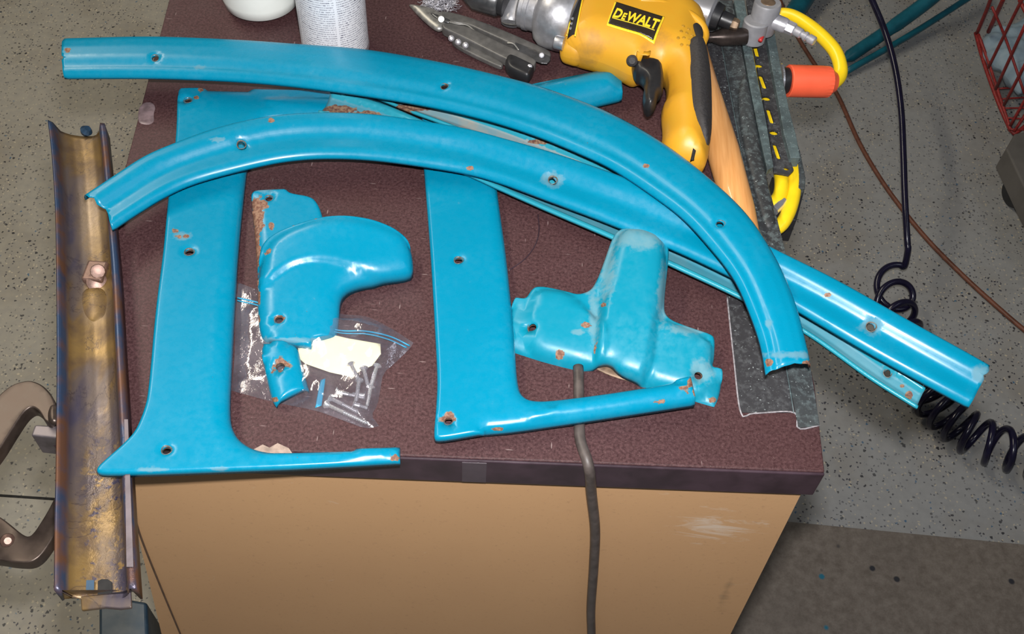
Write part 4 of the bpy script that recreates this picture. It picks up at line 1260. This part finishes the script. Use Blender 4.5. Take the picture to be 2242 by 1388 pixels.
def screw_proto(name):
    """countersunk screw lying along +X: head at 0, tip at 1 (unit 30 mm)"""
    root = bpy.data.objects.new(name, None); COL.objects.link(root); ORG[root] = Vector((0, 0, 0)); root.empty_display_size = .01
    L = 0.030
    lathe('head', (0, 0, 0), (.0032, 0, 0), [(0, .0012), (.02, .0034), (.25, .0036), (1, .0016)], M_screw, root, seg=14)
    lathe('shank', (.0028, 0, 0), (.013, 0, 0), [(0, .0016), (1, .0016)], M_screw, root, seg=10)
    pr = []
    nth = 11
    for i in range(nth * 2 + 1):
        t = i / (nth * 2)
        pr.append((t * .93, .0017 if i % 2 else .0011))
    pr.append((1.0, .0002))
    lathe('thread', (.0128, 0, 0), (L, 0, 0), pr, M_screw, root, seg=10, sharp=60)
    return root
proto = screw_proto('wood_screw')
scr = [((712, 884), (806, 928), 'chrome screw lowest in the bag, pointing to the bag corner'),
       ((722, 871), (785, 903), 'chrome screw just above the lowest one in the bag'),
       ((735, 857), (800, 872), 'chrome screw lying almost level in the middle of the bag'),
       ((768, 797), (787, 836), 'chrome screw with its head on the yellow paper'),
       ((787, 832), (779, 880), 'upright chrome screw left of centre in the bag pile'),
       ((812, 846), (803, 890), 'chrome screw standing upright at the right of the bag pile'),
       ((796, 806), (806, 846), 'upper chrome screw leaning right beside the yellow paper'),
       ((826, 800), (812, 846), 'rightmost chrome screw leaning left by the bag edge'),
       ((773, 884), (806, 894), 'short level chrome screw above the bag corner'),
       ((800, 866), (770, 862), 'chrome screw with head to the right across the pile')]
for i, (h_, t_, lab) in enumerate(scr):
    a = T(*h_, .0036 + .0012 * (i % 3)); b = T(*t_, .0032 + .0010 * ((i + 1) % 3))
    if i == 0:
        r_ = proto; kids = list(proto.children)
    else:
        r_ = proto.copy(); COL.objects.link(r_)
        for c_ in list(proto.children):
            k_ = c_.copy(); COL.objects.link(k_); k_.parent = r_
    d_ = (b - a); sc_ = d_.length / 0.030
    xq = d_.normalized().to_track_quat('X', 'Z')
    r_.matrix_world = Matrix.Translation(a) @ xq.to_matrix().to_4x4() @ Matrix.Scale(sc_, 4, (1, 0, 0))
    tag(r_, lab, 'screw', 'chrome screws in the clear bag')

# ================================================================== SPRAY CAN AND WHITE CONTAINER
ca = T(731, 118, 0)
cz0 = ca.z; crr = 0.0335
can = thing('aerosol_can', 'upright spray can with dense small print, behind the topmost moulding', 'can', Vector((ca.x, ca.y + .012, TOP)))
seg = 56; prof = [(crr * .93, 0.0), (crr * 1.0, .002), (crr * 1.02, .004), (crr * .985, .006)]
vs = []; fs = []; ua = []; va = []
zl = [.006 + .15 * k / 24 for k in range(25)]
rr_ = [crr * .985] * 25
for (r_, z_) in list(zip(rr_, zl)):
    for k in range(seg + 1):
        a = 2 * math.pi * k / seg
        vs.append(Vector((ca.x + r_ * math.cos(a), ca.y + .012 + r_ * math.sin(a), TOP + z_))); ua.append(k / seg); va.append((z_ - .006) / .15)
for i in range(24):
    for k in range(seg):
        a = i * (seg + 1) + k
        fs.append((a, a + 1, a + seg + 2, a + seg + 1))
mesh_obj('can_wall', vs, fs, M_can, can, attrs={'u': ua, 'v': va})
lathe('base_rim', (ca.x, ca.y + .012, TOP), (ca.x, ca.y + .012, TOP + .007), [(0, crr * .95), (.15, crr * 1.0), (.6, crr * 1.01), (1, crr * .98)], M_chrome, can, seg=48)
lathe('dome', (ca.x, ca.y + .012, TOP + .1555), (ca.x, ca.y + .012, TOP + .185), [(0, crr * .99), (.15, crr * 1.01), (.4, crr * .85), (.8, crr * .45), (1, crr * .40)], M_chrome, can, seg=40)
lathe('nozzle_cap', (ca.x, ca.y + .012, TOP + .184), (ca.x, ca.y + .012, TOP + .2), [(0, crr * .33), (.8, crr * .3), (1, crr * .2)], M_white, can, seg=24)

wc = T(573, 16, 0.0)
ws = 0.0375
wt = thing('white_container', 'round-bottomed white plastic container at the top left of the bench', 'container', Vector((wc.x, wc.y, TOP)))
pr = [(0, .010), (.004, .022), (.015, .030), (.05, ws), (.12, ws * 1.05), (.3, ws * 1.06), (.9, ws * 1.06), (1, ws * 0.9)]
lathe('body', (wc.x, wc.y + .005, TOP), (wc.x, wc.y + .005, TOP + .15), pr, M_white, wt, seg=56, sharp=80)
lathe('lid', (wc.x, wc.y + .005, TOP + .15), (wc.x, wc.y + .005, TOP + .17), [(0, ws * 1.08), (.8, ws * 1.08), (1, ws)], M_standteal, wt, seg=40)

# ================================================================== WIRE WOOL (a tuft of bright turnings)
c0 = T(962, 2, .008)
bm = bmesh.new()
for k in range(420):
    th = random.uniform(0, 2 * math.pi); rr = 0.0115 * math.sqrt(random.random())
    p = Vector((c0.x + rr * 1.2 * math.cos(th), c0.y + rr * math.sin(th), TOP + random.uniform(.0015, .015 * (1 - (rr / .013) ** 2) + .003)))
    pts = [p]
    d = Vector((random.gauss(0, 1), random.gauss(0, 1), random.gauss(0, .5))).normalized()
    for j in range(4):
        d = (d + Vector((random.gauss(0, .8), random.gauss(0, .8), random.gauss(0, .5)))).normalized()
        q = pts[-1] + d * 0.0028; q.z = max(q.z, TOP + .001); pts.append(q)
    v, f = tube_vf(pts, 0.00035, 3, False)
    bv = [bm.verts.new(x) for x in v]
    for ff in f: bm.faces.new([bv[i] for i in ff])
vs = [v.co.copy() for v in bm.verts]; bm.verts.index_update(); fs = [tuple(v.index for v in f.verts) for f in bm.faces]; bm.free()
mesh_obj('steel_wool', vs, fs, M_plated, kind='stuff', label='tuft of bright steel wool above the pointed pliers', cat='steel wool')

# ================================================================== MULTI-TOOL
M_tool = simple('dull_tool_steel', (0.155, 0.15, 0.145), 0.45, 0.45, 0.25, 120, 0.15)
mt = thing('multi_tool', 'folding steel pliers tool opened, pointed jaws to the upper left', 'tool', T(1040, 90, 0))
zt = .009
def q_(lst, z): return [(x, y, z) for x, y in lst]
jaw = q_([(895, 11), (940, 18), (968, 31), (985, 44), (972, 66), (955, 68), (930, 48), (908, 26)], zt)
pillow('jaw', jaw, 0.004, 0.006, M_steel2, mt, down=0.004, h=0.0028, sharp=(0,))
pillow('jaw', q_([(938, 27), (962, 34), (990, 46), (982, 52), (955, 42)], zt + .004), 0.0014, 0.002, M_steel, mt, h=0.002)
lathe('pivot', T(966, 42, zt + .001), T(966, 42, zt + .0065), [(0, .0045), (.8, .0042), (1, .003)], M_steel2, mt, seg=18)
ha = q_([(962, 30), (990, 34), (1020, 42), (1060, 56), (1110, 76), (1160, 98), (1203, 117), (1207, 128), (1198, 135), (1180, 132), (1140, 112), (1100, 94), (1060, 76), (1020, 58), (985, 56), (965, 50)], zt)
pillow('handle', ha, 0.0015, 0.0016, M_tool, mt, down=0.0015, flat=0.006, h=0.003)
hb = q_([(966, 60), (990, 58), (1020, 64), (1060, 84), (1100, 104), (1150, 126), (1175, 140), (1170, 152), (1150, 156), (1108, 138), (1060, 114), (1020, 93), (985, 77), (970, 70)], zt)
pillow('handle', hb, 0.0018, 0.0018, M_tool, mt, down=0.0015, flat=0.007, h=0.003)
pillow('outer_blade', q_([(988, 84), (1020, 98), (1060, 119), (1103, 142), (1098, 152), (1050, 130), (1010, 110), (990, 96)], .005), 0.0012, 0.0014, M_tool, mt, down=0.001, flat=0.003, h=0.003)
for (x, y) in ((988, 84), (1003, 92), (1019, 99)):
    lathe('stud', T(x, y, .006), T(x, y, .0125), [(0, .0032), (.8, .003), (1, .0012)], M_plated, mt, seg=14)
pillow('black_sleeve', q_([(1106, 132), (1118, 126), (1150, 141), (1170, 151), (1168, 162), (1158, 178), (1138, 172), (1106, 156)], .009), 0.0075, 0.004, M_black, mt, down=0.007, h=0.003, label='black clip sleeve')
for k in range(5):
    z_ = .0135 - k * .0024
    prism('folded_blade', [T(x, y, z_) for x, y in ((1120, 112 + k * 1.2), (1150, 124), (1185, 138), (1198, 139), (1205, 131), (1203, 122), (1170, 108), (1128, 92))], 0.0012, M_steel2 if k % 2 else M_steel, mt, bevel=0.0003)
lathe('rivet', T(1186, 121, .0145), T(1186, 121, .016), [(0, .0028), (.8, .0024), (1, .001)], M_plated, mt, seg=14)
lathe('rivet', T(1160, 146, .0135), T(1160, 146, .0165), [(0, .0026), (.8, .0024), (1, .001)], M_plated, mt, seg=14)
tube('spring', [T(983, 48, .015), T(1000, 52, .015), T(1022, 55, .015), T(1040, 68, .013)], 0.0009, M_steel2, mt, seg=6)
tube('spring', [T(1110, 94, .015), T(1124, 96, .016), T(1136, 110, .013)], 0.0009, M_steel2, mt, seg=6)

# ================================================================== DRILL
dr_ = thing('electric_drill', 'yellow electric drill with black grip and trigger lying on its side', 'drill', T(1400, 100, 0))
zm = .034
body = q_([(1262, -60), (1246, 0), (1236, 60), (1230, 108), (1262, 122), (1310, 134), (1350, 150), (1376, 164), (1396, 168), (1420, 160), (1450, 160), (1460, 190), (1458, 225), (1446, 246), (1452, 290), (1446, 330), (1470, 360), (1540, 375), (1552, 340),
           (1556, 300), (1556, 190), (1545, 130), (1540, 92), (1547, 70), (1538, 42), (1510, 24), (1460, 8), (1400, -8), (1330, -34)], zm)
casing = pillow('casing', body, 0.030, 0.030, M_yellow, dr_, down=0.030, h=0.0045)
B_ = world_bvh(casing)
# tubular ridge knob under the body
pillow('boss', q_([(1227, 96), (1245, 96), (1275, 104), (1284, 114), (1280, 128), (1262, 132), (1240, 126), (1225, 120)], .030), 0.014, 0.010, M_yellow, dr_, down=0.014, h=0.004)
# rear rim ridge
tube('rear_ridge', [T(1400, 0, .062), T(1455, 10, .060), T(1505, 30, .058), T(1533, 52, .056), T(1543, 75, .053), T(1536, 96, .050)], 0.0045, M_yellow, dr_, seg=12)
pillow('belt_hook_gap', q_([(1512, 58), (1524, 50), (1537, 60), (1541, 78), (1533, 92), (1524, 84)], .058), 0.003, 0.004, M_darkhole, dr_, h=0.003)
# black over-moulded grip
grip = pillow('rubber_grip', q_([(1478, 134), (1500, 118), (1532, 114), (1546, 132), (1555, 190), (1557, 290), (1551, 335), (1542, 350), (1520, 336), (1498, 314), (1486, 290), (1482, 240), (1482, 180)], zm), 0.0326, 0.017, M_blackrub, dr_, down=0.030, h=0.0035, label='black rubber grip back')
for yy in (0,):
    patch('foot_slot', [(1514, 338, .045), (1521, 341, .045), (1519, 352, .045), (1512, 349, .045)], B_, 0.001, M_darkhole, dr_, h=0.0015)
# trigger
pillow('trigger', q_([(1382, 140), (1395, 138), (1425, 138), (1448, 146), (1453, 176), (1451, 206), (1440, 212), (1436, 236), (1424, 243), (1410, 238), (1407, 215), (1412, 185), (1404, 172), (1388, 164)], .044), 0.010, 0.005, M_black, dr_, down=0.012, h=0.002, smooth=1, label='black trigger')
lathe('lock_button', T(1384, 133, .050), T(1384, 133, .056), [(0, .0055), (.8, .005), (1, .003)], M_blackrub, dr_, seg=18)
patch('arrow_badge', [(x, y, .062) for x, y in ((1399, 104), (1420, 108), (1425, 114), (1422, 124), (1402, 120), (1394, 112))], B_, 0.0012, M_yellow, dr_, thick=0.001, smooth=1)
# label plate and lettering
lab = patch('name_plate', [(1349, 9, .063), (1450, 41, .063), (1431, 84, .063), (1332, 52, .063)], B_, 0.0016, simple('plate_black', (0.03, 0.022, 0.016), 0.3, 0, 0.2, 50, 0.05), dr_, smooth=0, h=0.0015, label='black name plate with yellow lettering')
M_letter = simple('letter_yellow', (0.95, 0.66, 0.03), 0.4, 0, 0.05, 50, 0.02)
patch('name_plate_rim', [(1346, 6, .063), (1455, 40, .063), (1434, 88, .063), (1328, 54, .063)], B_, 0.0007, M_letter, dr_, h=0.0015)
LB = world_bvh(lab)
def letter(txt, px, py, hpx, name='lettering', stretch=1.0):
    cu = bpy.data.curves.new('txt', 'FONT'); cu.body = txt; cu.size = 1.0; cu.offset = 0.032; cu.resolution_u = 3
    to = bpy.data.objects.new('txt', cu); COL.objects.link(to)
    dg = bpy.context.evaluated_depsgraph_get(); me = bpy.data.meshes.new_from_object(to.evaluated_get(dg))
    bpy.data.objects.remove(to)
    vs = [v.co.copy() for v in me.vertices]; fs = [tuple(p.vertices) for p in me.polygons]
    wtx = max(v.x for v in vs)
    return vs, fs, wtx
e1 = (T(1436, 66, .063) - T(1339, 39, .063)); o1 = T(1339, 41, .063)
up1 = (T(1348, 20, .063) - T(1340, 43, .063))
tot = e1.length; ex_ = e1.normalized(); uy_ = up1 - ex_ * up1.dot(ex_); hh = uy_.length; uy_.normalize()
cur = 0.0
words = (('D', 1.0), ('E', .72), ('WALT', 1.0))
ws_ = [letter(w, 0, 0, 0) for w, _ in words]
raw = sum(ws_[i][2] * words[i][1] for i in range(3)) + 0.12
vsA = []; fsA = []
for (vs, fs, wd), (w, s) in zip(ws_, words):
    n0 = len(vsA)
    for v in vs:
        x = (cur + v.x * s) / raw * tot; y = v.y * s / 0.73 * hh * 0.86
        p = o1 + ex_ * x + uy_ * y
        vsA.append(drape_down(LB, p, 0.0004))
    fsA += [tuple(i + n0 for i in f) for f in fs]
    cur += wd * s + 0.06
mesh_obj('lettering', vsA, fsA, M_letter, lab, smooth=False, solid=0.0003)
for off, nm in ((-0.0020, 'underline'), ):
    P = [o1 + ex_ * (tot * t) + uy_ * off for t in (0.02, .25, .5, .75, .98)]
    tube(nm, [drape_down(LB, p, 0.0004) for p in P], 0.0004, M_letter, lab, seg=6)
P = [o1 + ex_ * (tot * t) + uy_ * (hh * 1.02) for t in (-0.01, .1, .2)]
# vent window with bright windings behind
vent = patch('vent', [(1258, 3, .05), (1273, 5, .05), (1257, 79, .05), (1243, 77, .05)], B_, 0.0010, M_darkhole, dr_, label='dark vent slot')
VB = world_bvh(vent)
for (x, y) in ((1254, 40), (1252, 50), (1250, 58)):
    lathe('winding', drape_down(VB, T(x, y, .055), 0.0002), drape_down(VB, T(x, y, .055), 0.0016), [(0, .0016), (1, .0010)], M_chrome, vent, seg=10)
for (xa, ya, xb, yb) in ((1256, 2, 1241, 79), (1275, 4, 1259, 81)):
    pts_ = [drape_down(B_, T(xa + (xb - xa) * t, ya + (yb - ya) * t, .055), 0.0008) for t in (0, .25, .5, .75, 1)]
    tube('vent_rim', pts_, 0.0007, M_letter, dr_, seg=6)
# dimples on the rear cap
for i, (x, y) in enumerate(((1484, 88), (1496, 89), (1508, 92), (1492, 101), (1505, 103), (1517, 105), (1490, 76), (1502, 78), (1514, 80), (1524, 92), (1494, 64), (1506, 68), (1529, 104))):
    p = drape_down(B_, T(x, y, .060), 0.0003)
    lathe('dimple', p - Vector((0, 0, .0005)), p + Vector((0, 0, .0005)), [(0, .0017), (1, .0013)], simple('dimple_amber', (0.45, 0.24, 0.02), 0.5) if i == 0 else bpy.data.materials['dimple_amber'], dr_, seg=10)
# cast aluminium gear case
gx0 = T(1262, 44, .035); gx1 = T(1180, 23, .035)
lathe('gear_case', gx0, gx1, [(0, .0325), (.02, .0335), (.55, .0340), (.78, .0325), (.92, .0285), (1, .022)], M_cast, dr_, seg=56, sharp=60, label='silver cast gear case')
lathe('neck', T(1188, 25, .034), T(1140, 13, .034), [(0, .0215), (.1, .0215), (.9, .0205), (1, .018)], M_cast, dr_, seg=40)
lathe('neck_rib', T(1168, 19, .034), T(1154, 15, .034), [(0, .0205), (.2, .0225), (.8, .0225), (1, .0205)], M_cast, dr_, seg=40)
lathe('screw_post', T(1234, 96, .045), T(1213, 91, .045), [(0, .0065), (.8, .0065), (.92, .006), (1, .004)], M_cast, dr_, seg=20)
lathe('side_handle_socket', T(1134, -46, .040), T(1117, 52, .018), [(0, .0120), (.5, .0120), (.53, .0105), (.92, .0105), (1, .009)], M_cast, dr_, seg=28)
lathe('socket_mouth', T(1117, 50.5, .0185), T(1116.5, 54, .0172), [(0, .0090), (.5, .0085), (1, .007)], M_steel2, dr_, seg=24)
pillow('lug', q_([(1136, 30), (1152, 44), (1154, 52), (1146, 56), (1136, 54)], .018), 0.006, 0.005, M_cast, dr_, h=0.003)
lathe('collar', T(1112, 8, .034), T(1096, 2, .034), [(0, .013), (.1, .014), (.9, .014), (1, .013)], M_black, dr_, seg=24)
lathe('chuck', T(1098, 3, .034), T(1012, -22, .034), [(0, .0145), (.05, .016), (.62, .016), (.8, .012), (1, .006)], M_steel, dr_, seg=32, flutes=(.1, .6, .97))

# ================================================================== AIR TOOL BEHIND THE DRILL
at_ = thing('air_tool', 'chrome air tool with a grey swivel fitting, behind the drill', 'air tool', T(1500, 0, 0))
M_block = simple('grey_diecast', (0.30, 0.30, 0.32), 0.55, 0.25, 0.2, 90, 0.1)
Zu = Vector((0, 0.10, 1)).normalized()
lathe('barrel', T(1380, -32, .034), T(1563, 33, .030), [(0, .017), (.02, .0185), (.97, .0185), (1, .016)], M_chrome, at_, seg=48, label='polished chrome barrel')
lathe('valve_knob', T(1499, 23, .048), T(1498, 17, .055), [(0, .0065), (.5, .0078), (.9, .0065), (1, .003)], M_steel, at_, seg=24)
lathe('valve_tip', T(1498, 17, .055), T(1498, 16, .057), [(0, .003), (1, .002)], M_chrome, at_, seg=16)
lathe('black_bush', T(1561, 33, .028), T(1603, 50, .026), [(0, .0145), (.4, .0125), (.45, .0085), (1, .0080)], M_black, at_, seg=30)
lathe('brass_nut', T(1599, 50, .026), T(1617, 56, .026), [(0, .0052), (.3, .0062), (.7, .0062), (1, .005)], M_brass, at_, seg=6)
b0 = T(1646, 90, .003)
lathe('swivel_block', b0, b0 + Zu * .024, [(0, .0115), (.06, .0128), (.95, .0128), (1, .0115)], M_block, at_, seg=32)
b1 = T(1666, 68, .010)
lathe('swivel_head', b1, b1 + Zu * .033, [(0, .0130), (.05, .0138), (.95, .0138), (1, .0128)], M_block, at_, seg=32)
lathe('cap_disc', b1 + Zu * .0328, b1 + Zu * .0338, [(0, .0075), (.7, .0072), (1, .006)], M_brass, at_, seg=24, label='dull brown cap disc')
lathe('coupler_sleeve', T(1686, 43, .026), T(1722, 58, .025), [(0, .0078), (.85, .0078), (1, .007)], M_plated, at_, seg=28)
lathe('coupler_hex', T(1719, 56, .025), T(1740, 66, .024), [(0, .0056), (.1, .0066), (.9, .0066), (1, .0056)], M_plated, at_, seg=6)
lathe('coupler_plug', T(1738, 65, .024), T(1784, 91, .023), [(0, .0050), (.35, .0050), (.4, .0036), (.5, .0036), (.52, .0048), (.62, .0048), (.64, .0034), (.7, .0034), (.72, .0046), (.97, .0046), (1, .004)], M_plated, at_, seg=24)
lathe('dark_socket', T(1540, 82, .014), T(1634, 80, .014), [(0, .0050), (.20, .0052), (.42, .0088), (.9, .0088), (1, .008)], simple('oily_brown_steel', (0.085, 0.065, 0.058), 0.28, 0.7, 0.4, 60, 0.1), at_, seg=30, label='oily dark brown socket')
tube('red_tab', [T(1672, 72, .016), T(1664, 90, .014)], 0.0022, simple('red_tab', (0.5, 0.03, 0.03), 0.4), at_, seg=8)

# ================================================================== WOODEN HANDLE
lathe('wooden_handle', T(1508, 60, .012), T(1642, 545, .014), [(0, .010), (.02, .0125), (.3, .0130), (.6, .0155), (.85, .0140), (.98, .011), (1, .008)], M_wood, seg=28, sharp=50, squash=0.8,
      label='varnished wooden tool handle lying on the black strip under the mouldings', cat='handle')

# ================================================================== SLOTTED RAIL WITH YELLOW CORDS
rl = thing('slotted_rail', 'black steel rail with slots along the right bench edge, dusty flanges', 'rail', T(1680, 200, -.03))
zr = -.004
webL = [(1634, 0), (1648, 100), (1663, 180), (1678, 260), (1690, 330), (1694, 377)]
webR = [(1664, 0), (1678, 80), (1690, 150), (1703, 220), (1715, 290), (1730, 350), (1738, 372), (1727, 383)]
wl = [T(x, y, zr) for x, y in webL]; wr = [T(x, y, zr) for x, y in webR]
def shape_slot(cx, cy, ang, L, w):
    pts = []
    for k in range(9):
        a = math.pi * k / 8 - math.pi / 2
        pts.append((cx + (L / 2 - w / 2 + w / 2 * math.cos(a)) * 1.0, cy + w / 2 * math.sin(a)))
    for k in range(9):
        a = math.pi * k / 8 + math.pi / 2
        pts.append((cx + (-(L / 2 - w / 2) + w / 2 * math.cos(a)), cy + w / 2 * math.sin(a)))
    c, s = math.cos(ang), math.sin(ang)
    return [(cx + (x - cx) * c - (y - cy) * s, cy + (x - cx) * s + (y - cy) * c) for x, y in pts]
poly = [(p.x, p.y) for p in wl] + [(p.x, p.y) for p in reversed(wr)]
slots = []
for (xa, ya, xb, yb, w) in ((1651, 92, 1659, 124, .0045), (1664, 163, 1675, 194, .0045), (1681, 237, 1691, 270, .0042), (1695, 314, 1706, 348, .0040), (1642, 40, 1648, 62, .0045)):
    a = T(xa, ya, zr); b = T(xb, yb, zr); c = (a + b) / 2
    slots.append(shape_slot(c.x, c.y, math.atan2(b.y - a.y, b.x - a.x), (b - a).length, w))
for (x, y, rx) in ((1661, 143, .0042), (1678, 215, .0042), (1694, 290, .0042), (1722, 369, .0028)):
    c = T(x, y, zr); slots.append([(c.x + rx * math.cos(2 * math.pi * k / 14), c.y + rx * 0.85 * math.sin(2 * math.pi * k / 14)) for k in range(14)])
allp = list(poly); edges = [(i, (i + 1) % len(poly)) for i in range(len(poly))]
for s in slots:
    k0 = len(allp); allp += s; edges += [(k0 + i, k0 + (i + 1) % len(s)) for i in range(len(s))]
r = delaunay_2d_cdt([Vector(p) for p in allp], edges, [], 1, 1e-7)
V = np.array([tuple(v) for v in r[0]]); Fc = [tuple(f) for f in r[2]]
C = np.array([V[list(f)].mean(0) for f in Fc])
ok = inside(C, np.array(poly))
for s in slots: ok &= ~inside(C, np.array(s))
Fc = [f for f, k in zip(Fc, ok) if k]
mesh_obj('slotted_web', [Vector((v[0], v[1], TOP + zr)) for v in V], Fc, M_strip, rl, smooth=False, solid=0.002)
def flange(name, L, R, z, d, mat):
    prism(name, strip_poly(L, R, z), d, mat, rl, bevel=0.0006)
flange('flange', [(1607, 0), (1626, 100), (1644, 200), (1662, 290), (1680, 372)], [(1630, 0), (1646, 100), (1661, 180), (1677, 260), (1694, 365)], .0012, .007, M_flange)
flange('flange', [(1660, -10), (1677, 70), (1690, 150), (1704, 220), (1716, 290), (1731, 345)], [(1676, -10), (1697, 75), (1712, 160), (1727, 235), (1744, 300), (1752, 345)], .0022, .012, M_flange)
# lower housing below the rail
prism('bracket', [T(x, y, -.012) for x, y in ((1728, 235), (1742, 300), (1752, 330), (1764, 388), (1763, 412), (1740, 412), (1735, 360), (1712, 250))], 0.02, M_ledge, rl, bevel=0.001)
prism('black_box', [T(x, y, -.022) for x, y in ((1690, 386), (1763, 410), (1744, 482), (1700, 478))], 0.03, M_black, rl, bevel=0.001)
lathe('metal_ring', T(1694, 462, -.017), T(1716, 440, -.017), [(0, .0045), (.5, .005), (1, .004)], M_chrome, rl, seg=16)

tube('yellow_cable', [T(1668, 52, -.022), T(1700, 34, -.02), T(1730, 34, -.016), T(1765, 52, -.014), T(1800, 80, -.016), T(1828, 112, -.02), T(1840, 145, -.024), T(1838, 168, -.028), T(1822, 184, -.030)], 0.0072, M_yellowcord,
     n=60, seg=16, label='thick yellow cord arching out to the orange plug', cat='cord')
tube('yellow_cable', [T(1646, 60, -.018), T(1664, 150, -.018), T(1680, 220, -.018), T(1697, 300, -.018), T(1708, 370, -.016), T(1711, 405, -.016), T(1706, 430, -.017), T(1690, 447, -.018), T(1672, 452, -.02)], 0.0066, M_yellowcord,
     n=60, seg=16, label='inner yellow cord loop seen through the rail slots', cat='cord')
tube('yellow_cable', [T(1700, 230, -.018), T(1722, 300, -.018), T(1736, 360, -.018), T(1739, 410, -.018), T(1730, 455, -.018), T(1712, 490, -.020), T(1690, 505, -.024)], 0.0066, M_yellowcord,
     n=50, seg=16, label='outer yellow cord loop hanging past the end of the rail', cat='cord')

pg = thing('power_plug', 'bright orange plug sticking out from the rail over the floor', 'plug', T(1775, 178, -.03))
a0 = T(1724, 177, -.026); a1 = T(1828, 180, -.030)
lathe('orange_shell', a0, a1, [(0, .0155), (.02, .0165), (.05, .0165), (.72, .0165), (.86, .0160), (.93, .0125), (1, .010)], M_orange, pg, seg=48, flutes=(.5, .88, .965), sharp=30)
lathe('black_collar', T(1708, 176, -.026), T(1727, 177, -.026), [(0, .0130), (.8, .0135), (1, .0125)], M_black, pg, seg=28)
lathe('chrome_plate', T(1704, 176, -.026), T(1709, 176, -.026), [(0, .0175), (.8, .0175), (1, .0165)], M_chrome, pg, seg=32)

# ================================================================== CORD OVER THE FRONT EDGE
fe = T(1290, 1014, .004)
pts = [T(1266, 803, .0036), T(1267, 830, .0038), T(1268, 900, .004), T(1270, 960, .004), T(1283, 1000, .004), T(1287, 1012, .004)]
pts += [CB(1292, 1040, .010), CB(1295, 1080, .008), CB(1303, 1160, .007), CB(1300, 1240, .007), CB(1294, 1330, .007), CB(1295, 1390, .007), CB(1296, 1480, .007)]
tube('electric_cable', pts, 0.0042, M_cord, n=90, seg=12, label='dirty grey cord running off the bench over the cardboard', cat='cord')
